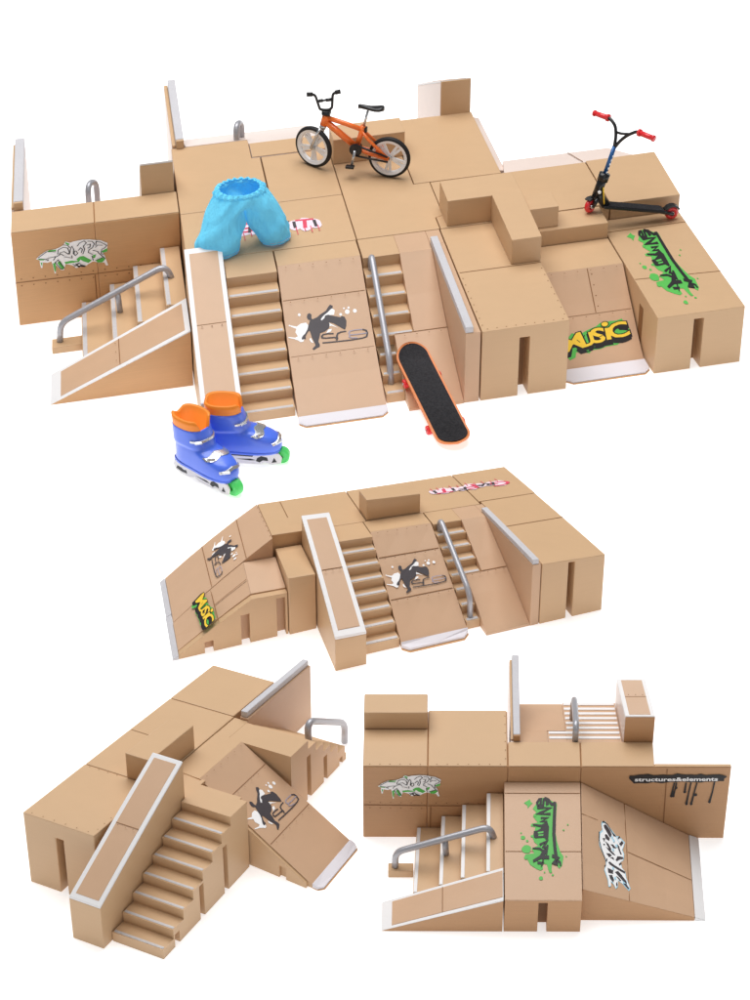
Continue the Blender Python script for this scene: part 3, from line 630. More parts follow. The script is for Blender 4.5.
# ================================================================== bottom left park (park 3)
H = .912
t = thing('deck_block', 'tan deck block with tall dark slot, left end of the bottom left park', 'block', 3, (.5, .4), group=GB)
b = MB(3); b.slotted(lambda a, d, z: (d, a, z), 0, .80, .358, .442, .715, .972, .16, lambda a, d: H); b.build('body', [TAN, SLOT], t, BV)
seams(t, 3, [], rivets=[((.03, .02, H), (.03, .78, H), 0, 6), ((.95, .02, H), (.95, .45, H), 0, 4), ((.05, .77, H), (.9, .77, H), 0, 8)], rr=.006)
block(3, [(.978, 0), (2.502, 0), (2.502, .80), (.978, .80)], H, 'long tan deck under the bench block of the bottom left park', lines=[((1.745, .02, H), (1.735, .45, H)), ])
block(3, [(2.508, 0), (3.384, 0), (3.384, .79), (2.508, .79)], H, 'tan deck at the far end of the bottom left park beside the tall side wall')
block(3, [(.96, .50), (1.75, .50), (1.75, .79), (.96, .79)], 1.25, 'long bench block behind the white edged ledge of the bottom left park', 'bench_block', 'block', GC, z0=H+.002)
t = ledge_u(3, -.485, .94, .845, 1.182, .525, 1.40, 'long white edged ledge sloping to lower left in the bottom left park')
t = thing('stairs', 'stairs with slotted side beside the white edged ledge of the bottom left park', 'stairs', 3, (.4, 1.45), group=GS)
n = 8; ua, ub = .862, -.355; tr = (ub-ua)/(n-1); rs = .918/n
prof = [(1.20, .918), (ua, .918)]
for i in range(n):
    x = ua+tr*i; z = .918-rs*(i+1)
    prof.append((x, max(z, 0)))
    if i < n-1: prof.append((x+tr, z))
b = MB(3); b.along_v([(1.20, 0)]+prof, 1.19, 1.655); b.build('step_body', [TAN], t)
sp = [(1.165, 0), (1.165, .918), (ua, .918)]
for i in range(n):
    x = ua+tr*i; z = .918-rs*(i+1); sp.append((x, max(z, 0)))
    if i < n-1: sp.append((x+tr, z))
for x0, x1, zt in ((-.165, -.085, .15), (.27, .345, .43), (.70, .775, .62)): sp += [(x0, 0), (x0, zt), (x1, zt), (x1, 0)]
b = MB(3); b.along_v(sp, 1.6552, 1.735); b.build('slotted_side', [TAN], t)
for i in range(1, n):
    x = ua+tr*i; z = .918-rs*i
    m = MB(3); m.box(x+.010, x+.040, 1.2, 1.725, z-.004, z+.006); m.build('step_nosing', [NOSE], t, .003)
b = MB(3); b.box(.95, 1.305, .815, 1.188, 0, .905); b.build('back_landing', [TAN], t, BV*.5)
t = ramp_v(5, 1.402, 2.213, .812, 1.135, 2.452, 2.575, .925, .055, 'ramp with dark skater sticker sloping to lower right in the bottom left park', seam_t=(.225, .63), zback=.915)
b = MB(5); b.along_u([(1.70, 0), (2.088, 0), (2.088, .17), (2.165, .17), (2.165, 0), (2.40, 0), (2.40, .07), (1.70, .53)], 1.368, 1.4005); b.build('slotted_side', [TAN], t, BV*.4)
t = thing('stair_ramp', 'stairs with slotted side and grey hoop rail at the back of the bottom left park', 'stairs', 3, (2.6, 1.3), group='combined stairs and ramps with side wall')
n = 6; ua, ub = 2.47, 3.30; tr = (ub-ua)/(n-1); zt = .90; rs = .80/n
prof = [(2.10, 0), (2.10, zt), (ua, zt)]
for i in range(n):
    x = ua+tr*i; z = zt-rs*(i+1); prof.append((x, z))
    if i < n-1: prof.append((x+tr, z))
prof += [(3.30+.03, .10), (3.33, 0)]
b = MB(3); b.along_v(prof, .97, 1.62); b.build('step_body', [TAN], t)
sp = prof[:]
for x1, x0, z in ((3.24, 3.17, .11), (2.885, 2.805, .40), (2.52, 2.435, .66)): sp += [(x1, 0), (x1, z), (x0, z), (x0, 0)]
b = MB(3); b.along_v(sp, 1.6202, 1.70); b.build('slotted_side', [TAN], t)
b = MB(3); b.box(2.10, 2.50, .805, .968, 0, zt); b.build('top_landing', [TAN], t, BV*.5)
b = MB(3); b.box(2.505, 3.90, .868, .966, 0, .93); f_ = b.build('side_wall', [RAMP], t, BV*.6)
b = MB(3); b.box(2.52, 3.895, .870, .945, .931, 1.02); b.build('coping', [COPE], f_, .008)
handrail(t, 3, [(2.76, 1.55, .56), (2.74, 1.55, .97), (3.60, 1.55, .36), (3.585, 1.55, .03)], .030)
m = MB(3)
# ================================================================== bottom right park (park 4)
H = .898
t = thing('wall_block', 'tall tan block with white and green graffiti in the bottom right park', 'block', 4, (.3, .4), group=GB)
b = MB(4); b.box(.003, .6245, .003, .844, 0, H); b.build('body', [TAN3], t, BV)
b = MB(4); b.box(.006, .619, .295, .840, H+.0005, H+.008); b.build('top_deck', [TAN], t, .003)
seams(t, 4, [((0.01, .846, .418), (.62, .846, .410))], n=(0, 1, 0), rivets=[((0.02, .846, .418), (.62, .846, .41), .035, 6), ((0.02, .846, .418), (.62, .846, .41), -.035, 6)], rr=.006)
seams(t, 4, [], rivets=[((.02, .82, H+.008), (.6, .82, H+.008), 0, 6)], rr=.006)
wall_graffiti(t, 4, (.10, .846, .865), (.70, 0, 0), (0, 0, -.43))
t = thing('wall_block', 'tall plain tan block left of the silver topped wall in the bottom right park', 'block', 4, (1.0, .4), group=GB)
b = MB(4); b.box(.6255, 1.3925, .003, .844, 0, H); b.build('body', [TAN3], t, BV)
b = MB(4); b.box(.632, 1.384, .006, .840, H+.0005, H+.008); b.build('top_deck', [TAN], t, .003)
seams(t, 4, [((.63, .846, .410), (1.385, .846, .410)), ((.66, .846, .405), (.66, .846, .02))], n=(0, 1, 0), rivets=[((.66, .846, .41), (1.38, .846, .41), .035, 7)], rr=.006)
seams(t, 4, [], rivets=[((.66, .82, H+.008), (1.37, .82, H+.008), 0, 7), ((1.37, .03, H+.008), (1.37, .8, H+.008), 0, 6)], rr=.006)
t = thing('wall_block', 'tall tan block behind the ramp with the green tag in the bottom right park', 'block', 4, (1.75, .66), group=GB)
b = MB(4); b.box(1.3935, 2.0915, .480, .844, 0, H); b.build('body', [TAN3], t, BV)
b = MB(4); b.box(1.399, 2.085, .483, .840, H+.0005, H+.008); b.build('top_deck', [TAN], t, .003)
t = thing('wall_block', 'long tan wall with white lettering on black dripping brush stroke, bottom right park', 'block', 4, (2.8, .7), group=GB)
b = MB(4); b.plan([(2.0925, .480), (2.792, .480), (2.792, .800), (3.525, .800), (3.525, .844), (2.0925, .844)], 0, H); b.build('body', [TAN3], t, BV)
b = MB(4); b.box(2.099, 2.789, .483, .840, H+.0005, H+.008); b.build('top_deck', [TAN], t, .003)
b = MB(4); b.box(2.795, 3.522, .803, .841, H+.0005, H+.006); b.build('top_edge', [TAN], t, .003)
seams(t, 4, [((2.915, .846, H-.02), (2.93, .846, .02))], n=(0, 1, 0))
brush_band(t, 4, (2.475, .846, .921), (1.08, 0, 0), (0, 0, -.60))
block(4, [(0, 0), (.619, 0), (.619, .291), (0, .291)], 1.108, 'long bench block at the back left of the bottom right park', 'bench_block', 'block', GC, z0=H+.002)
t = thing('stair_ramp', 'ramp and steps with white nosings and silver topped wall, behind the bottom right park', 'ramp', 4, (2.0, -.1), group='combined stairs and ramps with side wall')
fz = lambda v: .895+(v-.47)*(.895-.363)/(.47+.77)
b = MB(4); b.along_u([(.476, 0), (.476, .897), (.11, fz(.11)), (.11, 0)], 1.515, 1.785); b.along_u([(.1095, 0), (.1095, fz(.1095)), (-.77, .363), (-.77, 0)], 1.515, 1.968); b.build('ramp_panel', [RAMP], t, BV*.5)
n = 8; tr = (.45+.77)/n
pr = [(.476, 0), (.476, .89)]
for i in range(n):
    v = .45-tr*i; pr += [(v, .89-i*.064), (v, .89-(i+1)*.064)]
pr += [(-.77, .89-n*.064), (-.77, 0)]
pu = [q for i, q in enumerate(pr) if i == 0 or q != pr[i-1]]
b = MB(4); b.along_u(pu, 1.97, 2.5); b.build('step_body', [RAMP], t, BV*.4)
b = MB(4); b.along_u([(.476, 0), (.476, .89), (.45, .89), (.45, .826), (.45-tr, .826), (.45-tr, .762), (.45-2*tr, .762), (.45-2*tr, .698), (.115, .698), (.115, 0)], 1.787, 1.9695); b.build('step_body', [RAMP], t, BV*.4)
for i in range(1, n+1):
    v = .45-tr*i; z = .89-i*.064
    m = MB(4); m.box(1.80 if i < 3 else 1.98, 2.49, v+.008, v+.045, z-.004, z+.008); m.build('step_nosing', [WHITE], t, .003)
b = MB(4); b.box(1.422, 1.513, -.775, .476, 0, H); f_ = b.build('side_wall', [PALE], t, BV*.5)
b = MB(4); b.box(1.446, 1.513, -.77, .455, H+.001, .98); b.build('coping', [COPE], f_, .006)
b = MB(4); b.box(1.424, 1.4455, -.774, .455, H+.001, H+.02); b.build('ledge_strip', [TAN], f_, .004)
b = MB(4); b.box(1.447, 1.512, .4555, .474, H+.002, .976); b.build('end_cap', [TAN3], f_, .004)
handrail(t, 4, [(2.046, .45, .88), (2.046, .44, 1.07), (2.05, -.20, .93), (2.05, -.24, .6)], .025)
t = ledge_v(4, 2.508, 2.794, -.87, .472, .60, 1.216, 'white edged ledge with brown end face at the back right of the bottom right park', side=PALE)
b = MB(4); b.box(2.510, 2.792, .4735, .4785, .3, 1.205); b.build('end_face', [TAN3], t, .001)
t = thing('ramp', 'sloped tan piece with black tag on green paint in the bottom right park', 'ramp', 4, (1.73, 1.5), group=GR)
f = lambda v: .713+(.405-.713)*(v-.85)/(2.19-.85)
b = MB(4); b.slotted(lambda a, d, z: (a, 2.19-d, z), 1.365, 2.091, 1.684, 1.770, .368, 1.34, .13, lambda a, d: f(2.19-d)-.012); b.build('body', [TAN3, SLOT], t, BV*.4)
b = MB(4); b.along_u([(.85, .7015), (2.192, .393), (2.192, .405), (.85, .713)], 1.363, 2.093); b.build('ramp_panel', [RAMP], t, .004)
seams(t, 4, [((1.37, .98, f(.98)), (2.09, .98, f(.98))), ((1.37, 1.645, f(1.645)), (2.09, 1.645, f(1.645)))])
snm_sticker(t, 4, (1.418, .935, f(.935)), (.672, 0, 0), (0, 1.03, f(1.965)-f(.935)))
t = thing('ramp', 'wide ramp with black and pale blue graffiti in the bottom right park', 'ramp', 4, (2.6, 1.4), group=GR)
rb = lambda u: .713+(.05-.713)*(u-2.1)/(3.183-2.1); rf = lambda u: .398+(.045-.398)*(u-2.1)/(3.183-2.1)
b = MB(4)
qs = [2.1+i*(3.183-2.1)/4 for i in range(5)]
top = [(u, .852, rb(u)) for u in qs]; bot = [(u, 2.03, rf(u)) for u in qs]
vs = []
for k in range(5):
    q = k/4
    for i in range(5): vs.append((qs[i], .852+(2.03-.852)*q, rb(qs[i])*(1-q)+rf(qs[i])*q))
fs = [[k*5+i, k*5+i+1, (k+1)*5+i+1, (k+1)*5+i] for k in range(4) for i in range(4)]
n0 = len(vs); vs += [(p[0], p[1], 0) for p in vs[:25]]
edge = [0, 1, 2, 3, 4, 9, 14, 19, 24, 23, 22, 21, 20, 15, 10, 5]
fs += [[edge[i], edge[(i+1) % 16], 25+edge[(i+1) % 16], 25+edge[i]] for i in range(16)]+[[25+k*5+i, 25+k*5+5+i, 25+k*5+6+i, 25+k*5+1+i] for k in range(4) for i in range(4)]
b.add(vs, fs[:16], 0); n1_ = len(b.v); b.f += [list(q) for q in fs[16:]]; b.fm += [1]*len(fs[16:]); b.build('body', [RAMP, TAN3], t, BV*.6, grid=0)
b = MB(4); b.hexa([(3.186, .85), (3.282, .85), (3.29, 2.035), (3.186, 2.035)], [.052, .012, .012, .047]); b.build('white_lip', [WHITE], t, .004)
rz = lambda u, v: rb(u)+(rf(u)-rb(u))*(v-.852)/1.178
seams(t, 4, [((2.53, .855, rz(2.53, .855)), (2.55, 2.03, rz(2.55, 2.03))), ((2.55, 1.44, rz(2.55, 1.44)), (3.18, 1.51, rz(3.18, 1.51))), ((2.1, 1.20, rz(2.1, 1.2)), (2.26, 1.2, rz(2.26, 1.2)))], n=(0, 0, 1))
bA = Vector((.56, .06, rz(2.70, 1.12)-rz(2.14, 1.06))); bB = Vector((.03, 1.02, rz(2.17, 2.08)-rz(2.14, 1.06)))
blue_graffiti(t, 4, (2.135, 1.055, 0), (.56, .06, 0), (.03, 1.02, 0), off=.006, zf=rz)
t = thing('ledge_ramp', 'low white edged ledge sloping to the left at the front of the bottom right park', 'skate ledge', 4, (.8, 2.0), group=GL)
e = .018
P4 = [(.20, 1.79), (1.352, 1.79), (1.352, 2.19), (.20, 2.19)]; zt4 = [.006, .455, .408, .006]
b = MB(4); b.hexa(P4, [max(z-e, .002) for z in zt4]); b.build('body', [TAN3], t, BV*.4)
b = MB(4); b.prism([(u, v, max(z-e+.001, .003)) for (u, v), z in zip(P4, zt4)], [(u, v, z) for (u, v), z in zip(P4, zt4)]); b.build('white_border', [WHITE], t, .004)
zz = lambda u, v: ((.006+(.455-.006)*(u-.2)/1.152)*(2.19-v)+(.006+(.408-.006)*(u-.2)/1.152)*(v-1.79))/.4
q = [(.30, 1.825), (1.345, 1.825), (1.345, 2.155), (.30, 2.155)]
b = MB(4); b.prism([(u, v, zz(u, v)-.004) for u, v in q], [(u, v, zz(u, v)+.005) for u, v in q]); b.build('top_panel', [RAMP], t, .003)
seams(t, 4, [((.78, 1.825, zz(.78, 1.825)+.005), (.78, 2.155, zz(.78, 2.155)+.005))])
t = thing('stairs', 'four wide steps with low angled grey handrail, left front of the bottom right park', 'stairs', 4, (.9, 1.3), group=GS)
us = [.527, .764, .962, 1.195, 1.357]; zb = [.136, .285, .429, .576]; zf4 = [.125, .225, .315, .395]
for i in range(4):
    pass
b = MB(4); lo = [(us[0], 0)]; hi = [(us[0], 0)]
for i in range(4):
    lo += [(us[i], zb[i]), (us[i+1], zb[i])]; hi += [(us[i], zf4[i]), (us[i+1], zf4[i])]
lo += [(us[4], 0)]; hi += [(us[4], 0)]
fu = lambda u: u-.03*(u-1.357)/(.527-1.357)
b.prism([(u, .852, z) for u, z in lo], [(fu(u), 1.785, z) for u, z in hi]); b.build('step_body', [TAN], t, BV*.4)
for i in range(4):
    m = MB(4)
    lo = [(us[i]+.005, zb[i]-.003), (us[i]+.04, zb[i]-.003), (us[i]+.04, zb[i]+.006), (us[i]+.005, zb[i]+.006)]
    m.prism([(u, .86, z) for u, z in lo], [(fu(us[i])+(u-us[i]), 1.78, z-zb[i]+zf4[i]) for u, z in lo]); m.build('step_nosing', [WHITE], t, .003)
b = MB(4); b.box(.255, .50, 1.315, 1.432, 0, .085); b.build('foot_pad', [TAN], t, BV*.5)
handrail(t, 4, [(.322, 1.37, .08), (.325, 1.37, .275), (1.22, 1.37, .60), (1.279, 1.37, .42)], .027, [((.80, 1.37, .42), (.815, 1.37, .22))])

#@@ITEMS
# ================================================================== small things standing in the large park
def pmat(name, c, rough=.35, spec=.5, coat=0., metallic=0., var=.03): return plastic(name, c, rough, var, grain=(6, 6, 6), bump=.003, spec=spec, coat=coat, metallic=metallic)
RUBBER = pmat('black_rubber', srgb(38, 37, 38), .55, .3)
BLK = pmat('black_gloss_plastic', srgb(30, 30, 32), .28, .5)
ORANGE = pmat('orange_paint', srgb(255, 122, 46), .3, .5, coat=.4)
SILVER = pmat('silver_chrome', srgb(205, 207, 210), .22, .5, metallic=.75)
RIMW = pmat('white_rim', srgb(244, 244, 246), .3, .5)
RED = pmat('red_plastic', srgb(226, 44, 50), .3, .5, coat=.3)
BLUE = pmat('blue_anodised', srgb(40, 92, 150), .3, .5, metallic=.3)
GREENW = pmat('green_wheel', srgb(84, 222, 112), .35, .5)
SKBLUE = pmat('blue_boot_plastic', srgb(80, 120, 244), .30, .5, coat=.35)
SKORANGE = pmat('orange_liner', srgb(255, 148, 48), .45, .4)
WOOD = plastic('orange_wood', srgb(226, 134, 76), .45, .1, grain=(8, 8, 60), bump=.01)
GRIP = plastic('grip_tape', srgb(58, 57, 60), .8, .75, grain=(26, 26, 26), bump=.05, fine=200, fbump=.2, spec=.2)

def frame_fn(o, ex, ey, ez):
    o, ex, ey, ez = Vector(o), Vector(ex), Vector(ey), Vector(ez)
    return lambda x, y, z: o+ex*x+ey*y+ez*z
def lathe_ring(mb, c, axis, prof, n=40, m=0, closed=True):
    """revolve prof [(radius, offset along axis)] around axis through c"""
    axis = Vector(axis).normalized(); x = axis.cross(Vector((.13, .2, 1))).normalized(); y = axis.cross(x)
    vs = []; fs = []; k = len(prof)
    for i in range(n):
        a = 2*PI*i/n; d = x*math.cos(a)+y*math.sin(a)
        for r, h in prof: vs.append(Vector(c)+d*r+axis*h)
    K = k if closed else k-1
    for i in range(n):
        j = (i+1) % n
        for q in range(K): fs.append([i*k+q, i*k+(q+1) % k, j*k+(q+1) % k, j*k+q])
    mb.add(vs, fs, m)
def disc(mb, c, axis, r, h, n=24, m=0):
    lathe_ring(mb, c, axis, [(r*.02, -h), (r*.9, -h), (r, -h*.75), (r, h*.75), (r*.9, h), (r*.02, h)], n, m, closed=True)
def bar(parent, name, pts, r, mat, n=10, smooth=True, round_=0):
    mb = MB(); P = [Vector(p) for p in pts]
    if round_: P = smooth_path(P, round_)
    tube_pts(mb, P, r, n=n); return mb.build(name, [mat], parent, smooth=smooth)
def obox(mb, f, x0, x1, y0, y1, z0, z1, m=0):
    mb.prism([f(x0, y0, z0), f(x1, y0, z0), f(x1, y1, z0), f(x0, y1, z0)], [f(x0, y0, z1), f(x1, y0, z1), f(x1, y1, z1), f(x0, y1, z1)], m)

# ---- bicycle
B0 = Vector((.17451, 5.06016, 1.19175)); EX = Vector((-.97732, .21176, 0)); EY = Vector((-.21176, -.97732, 0)); EZ = Vector((0, 0, 1))
f = frame_fn(B0, EX, EY, EZ)
t = thing('bicycle', 'orange toy BMX bike with black tyres standing on the deck of the top park', 'bicycle', loc=B0)
def bike_wheel(c, ax, r=.246):
    mb = MB(); pr = []
    for i in range(12):
        a = 2*PI*i/12; pr.append((r-.026+.030*math.cos(a), .033*math.sin(a)))
    lathe_ring(mb, c, ax, pr, 48); w = mb.build('wheel', [RUBBER], t, smooth=True)
    mb = MB(); lathe_ring(mb, c, ax, [(r-.040, -.030), (r-.034, -.031), (r-.034, .031), (r-.040, .030), (r-.070, .020), (r-.070, -.020)], 48)
    mb.build('rim', [RIMW], w)
    ax = Vector(ax).normalized(); x = ax.cross(Vector((.13, .2, 1))).normalized(); y = ax.cross(x)
    mb = MB()
    for k in range(5):
        for da in (-.15, .15):
            a = 2*PI*k/5+.3; d = x*math.cos(a+da)+y*math.sin(a+da); d0 = x*math.cos(a+da*1.5)+y*math.sin(a+da*1.5)
            s = ax.cross(d)
            lo = [Vector(c)+d0*.030+s*q*.015+ax*h*.012 for q, h in ((-1, -1), (1, -1), (1, 1), (-1, 1))]; hi = [Vector(c)+d*(r-.058)+s*q*.016+ax*h*.010 for q, h in ((-1, -1), (1, -1), (1, 1), (-1, 1))]
            mb.prism(lo, hi)
    mb.build('spokes', [RIMW], w, .003)
    mb = MB(); disc(mb, c, ax, .030, .045, 20); mb.build('hub', [SILVER], w, smooth=False)
    mb = MB(); disc(mb, Vector(c)+ax*.0465, ax, .012, .012, 12); mb.build('axle_nut', [BLK], w)
bike_wheel(f(.008, 0, .252), EY)
ST = math.radians(147); FX = Vector((math.cos(ST), math.sin(ST), 0)); FY = Vector((0, 0, 1)).cross(FX)
FA = f(.908, 0, .300); bike_wheel(FA, FY)
fr = bar(t, 'frame', [f(.785, 0, .585), f(.748, 0, .705)], .046, ORANGE, 16)
bar(fr, 'top_tube', [f(.745, 0, .675), f(.54, 0, .625), f(.325, 0, .565)], .029, ORANGE)
bar(fr, 'down_tube', [f(.760, 0, .625), f(.40, 0, .345)], .040, ORANGE)
bar(fr, 'seat_tube', [f(.314, 0, .615), f(.392, 0, .345)], .032, ORANGE)
for s in (-1, 1):
    bar(fr, 'seat_stay', [f(.325, s*.02, .55), f(.25, s*.05, .47), f(.008, s*.062, .256)], .019, ORANGE)
    bar(fr, 'chain_stay', [f(.392, s*.03, .335), f(.25, s*.055, .30), f(.008, s*.062, .248)], .021, ORANGE)
mb = MB(); disc(mb, f(.392, 0, .338), EY, .052, .06, 20); mb.build('bottom_bracket', [BLK], fr)
fk = bar(t, 'fork', [f(.785, 0, .585), f(.80, 0, .545)], .040, SILVER, 14)
for s in (-1, 1): bar(fk, 'fork_leg', [Vector(f(.80, 0, .545))+FY*s*.012, Vector(f(.815, 0, .52))+FY*s*.058, FA+FY*s*.060], .018, SILVER, round_=.05)
mb = MB(); obox(mb, f, .70, .80, -.05, .05, .715, .765); mb.build('stem', [BLK], t, .012)
BD = Vector((-.985, -.17, 0)); BC = f(.75, 0, .77)
hb = MB()
pts = [BC+BD*.225+EZ*.205, BC+BD*.13+EZ*.20, BC+BD*.075+EZ*.01, BC+BD*.02-EZ*.0, BC-BD*.03-EZ*.0, BC-BD*.065+EZ*.02, BC-BD*.075+EZ*.20, BC-BD*.165+EZ*.215]
tube_pts(hb, smooth_path(pts, .05), .016, n=10); h = hb.build('handlebar', [BLK], t, smooth=True)
bar(h, 'crossbar', [BC+BD*.10+EZ*.115, BC-BD*.07+EZ*.125], .013, BLK)
bar(h, 'crossbar_pad', [BC+BD*.085+EZ*.116, BC+BD*.04+EZ*.118], .020, BLK); bar(h, 'crossbar_pad', [BC+BD*.005+EZ*.12, BC-BD*.06+EZ*.123], .020, BLK)
for a, b in ((pts[0], pts[1]), (pts[7], pts[6])): bar(h, 'grip', [a, a*.3+b*.7], [.026, .025], RUBBER)
sp_ = bar(t, 'seat_post', [f(.314, 0, .60), f(.262, 0, .80)], .015, SILVER)
mb = MB(); rows = []
for x, wd, z in ((.375, .010, .852), (.35, .022, .858), (.29, .030, .850), (.23, .045, .842), (.17, .068, .842), (.12, .078, .848), (.085, .060, .852), (.07, .02, .852)):
    rows.append([f(x, wd*math.cos(a), z+.020*math.sin(a)-(.012 if math.sin(a) < 0 else 0)) for a in [2*PI*i/12 for i in range(12)]])
mb.add([p for r_ in rows for p in r_], [[i*12+k, i*12+(k+1) % 12, (i+1)*12+(k+1) % 12, (i+1)*12+k] for i in range(7) for k in range(12)]+[list(range(12)), [84+k for k in range(12)]]); mb.build('saddle', [BLK], t, smooth=True)
cr = MB(); disc(cr, f(.392, .075, .338), EY, .075, .008, 28); cr = cr.build('chain_wheel', [BLK], t)
bar(cr, 'chain', [f(.392, .085, .405), f(.01, .085, .285)], .012, BLK); bar(cr, 'chain', [f(.392, .085, .27), f(.01, .085, .225)], .012, BLK)
bar(t, 'crank_arm', [f(.392, .10, .338), f(.43, .115, .165)], .017, SILVER); bar(t, 'crank_arm', [f(.392, -.08, .338), f(.354, -.11, .50)], .017, SILVER)
mb = MB(); obox(mb, f, .39, .49, .125, .20, .145, .175); mb.build('pedal', [BLK], t, .008)
mb = MB(); obox(mb, f, .31, .40, -.20, -.12, .49, .52); mb.build('pedal', [BLK], t, .008)
mb = MB(); obox(mb, f, .27, .30, -.03, .03, .54, .60); mb.build('brake', [BLK], t, .006)

# ---- kick scooter
S0 = Vector((3.42515, 4.63919, .85911)); SX = Vector((-.95187, -.23706, .19428)); SY = Vector((.24167, -.97036, 0)); SZ = Vector((.18852, .04695, .98095))
f = frame_fn(S0, SX, SY, SZ)
t = thing('kick_scooter', 'black toy kick scooter with red grips and red wheels in the top park', 'scooter', loc=S0)
def scoot_wheel(c, ax):
    mb = MB(); lathe_ring(mb, c, ax, [(.030, -.026), (.060, -.028), (.076, -.018), (.080, 0), (.076, .018), (.060, .028), (.030, .026)], 32); w = mb.build('wheel', [RED], t, smooth=True)
    mb = MB(); disc(mb, c, ax, .026, .040, 16); mb.build('axle', [SILVER], w)
WD = Vector((.70, -.714, 0)); WF = Vector((0, 0, 1)).cross(WD)*-1
c1 = f(1.042, 0, .080); c0 = f(.023, 0, .082)
scoot_wheel(c1, WD); scoot_wheel(c0, SY)
mb = MB(); obox(mb, f, .13, .90, -.085, .085, .088, .122); d_ = mb.build('deck', [BLK], t, .012)
mb = MB(); obox(mb, f, .16, .84, -.070, .070, .1225, .127); mb.build('grip_tape', [GRIP], d_)
for s in (-1, 1): bar(d_, 'rear_stay', [f(.18, s*.055, .10), f(.02, s*.055, .083)], .020, BLK)
mb = MB()
pr = [f(.023+.104*math.cos(a), 0, .082+.104*math.sin(a)) for a in [math.radians(x) for x in (20, 45, 70, 95, 120, 140)]]
for i in range(5):
    a, b = pr[i], pr[i+1]
    ra, rb_ = (a-c0)*.80+c0, (b-c0)*.80+c0
    mb.prism([a-SY*.04, a+SY*.04, ra+SY*.04, ra-SY*.04], [b-SY*.04, b+SY*.04, rb_+SY*.04, rb_-SY*.04])
mb.build('rear_fender', [BLK], t)
nk = bar(t, 'neck', [f(.86, 0, .115), f(.955, 0, .21), f(.985, 0, .30)], [.060, .055, .055], BLK, 12)
bar(nk, 'head_tube', [f(1.0, 0, .20), f(.965, 0, .475)], [.050, .055], BLK, 14); bar(nk, 'clamp', [f(.972, 0, .40), f(.962, 0, .49)], [.064, .064], BLK, 14)
mb = MB(); disc(mb, f(.996, .06, .28), SY, .02, .008, 10); mb.build('badge', [WINK], nk)
fk = bar(t, 'fork', [f(1.0, 0, .21), f(1.012, 0, .175)], .045, BLK, 12)
for s in (-1, 1): bar(fk, 'fork_leg', [Vector(f(1.008, 0, .185))+WD*s*.044, c1+WD*s*.044], [.026, .022], BLK)
mb = MB()
for i, (a0, a1) in enumerate(((60, 85), (85, 110), (110, 135), (135, 160))):
    q = []
    for a in (a0, a1):
        d = WF*math.cos(math.radians(a))+Vector((0, 0, 1))*math.sin(math.radians(a)); q += [c1+d*.088, c1+d*.108]
    mb.prism([q[0]-WD*.038, q[0]+WD*.038, q[1]+WD*.038, q[1]-WD*.038], [q[2]-WD*.038, q[2]+WD*.038, q[3]+WD*.038, q[3]-WD*.038])
mb.build('front_fender', [BLK], fk)
st = bar(t, 'steering_tube', [f(.965, 0, .46), f(.932, 0, .82)], .024, BLUE, 12)
for i in range(5):
    p = f(.955-.006*i, .0245, .50+.05*i); bar(st, 'white_mark', [p, p+SZ*.022+SX*-.003], .007, WINK, 6)
CB = f(.897, 0, 1.065); J = f(.932, 0, .80)
def hp(d, u): return CB+WD*d+SZ*u
hb = MB()
tube_pts(hb, smooth_path([J, hp(-.055, -.13), hp(-.10, -.02), hp(-.185, .03), hp(-.24, .035)], .06), .019, n=10)
h = hb.build('handlebar', [BLK], t, smooth=True)
bar(h, 'bar_arm', [J, hp(.02, -.16), hp(.10, -.07), hp(.20, .0), hp(.25, .0)], .019, BLK, round_=.06)
bar(h, 'bar_brace', [hp(-.075, -.09), hp(.0, -.085), hp(.10, -.06)], .015, BLK)
for a, b in ((-.215, -.43), (.235, .455)):
    g = bar(h, 'grip', [hp(a, .035 if a < 0 else 0), hp(b, .03 if a < 0 else -.005)], [.032, .030], RED, 14)
    bar(g, 'grip_flange', [hp(a, .035 if a < 0 else 0), hp(a*1.09, .035 if a < 0 else 0)], .043, RED, 14); bar(g, 'grip_end', [hp(b*.96, .03 if a < 0 else -.005), hp(b, .03 if a < 0 else -.005)], .037, RED, 14)
bar(t, 'yellow_cable', [f(.96, .05, .34), f(.93, .065, .22), f(.90, .05, .14)], .008, YELLOW, 8, round_=.05)

# ---- skateboard leaning on the ramp
P0 = Vector((.85095, .99699, .022)); P1 = Vector((.34754, 2.45954, .3860)); LX = (P1-P0); LL = LX.length; LX.normalize(); P0 = P0-LX*.035
w0 = LX.cross(Vector((0, 0, 1))).normalized(); n0 = w0.cross(LX); ph = math.radians(6)
LY = (w0*math.cos(ph)+n0*math.sin(ph)); LZ = LY.cross(LX)
f = frame_fn(P0, LX, LY, LZ)
t = thing('skateboard', 'toy skateboard with black grip tape and red wheels leaning on the ramp', 'skateboard', loc=P0)
def board_outline(h, L, off):
    pts = []
    for i in range(17): a = -PI/2+PI*i/16; pts.append((L-h+(h-off)*math.cos(a)*1.0, (h-off)*math.sin(a)))
    for i in range(17): a = PI/2+PI*i/16; pts.append((h+(h-off)*math.cos(a), (h-off)*math.sin(a)))
    return pts
hw = .185
def kick(x): return .10*max(0, (.26-x)/.26)**2*.6+.10*max(0, (x-LL+.26)/.26)**2*.6
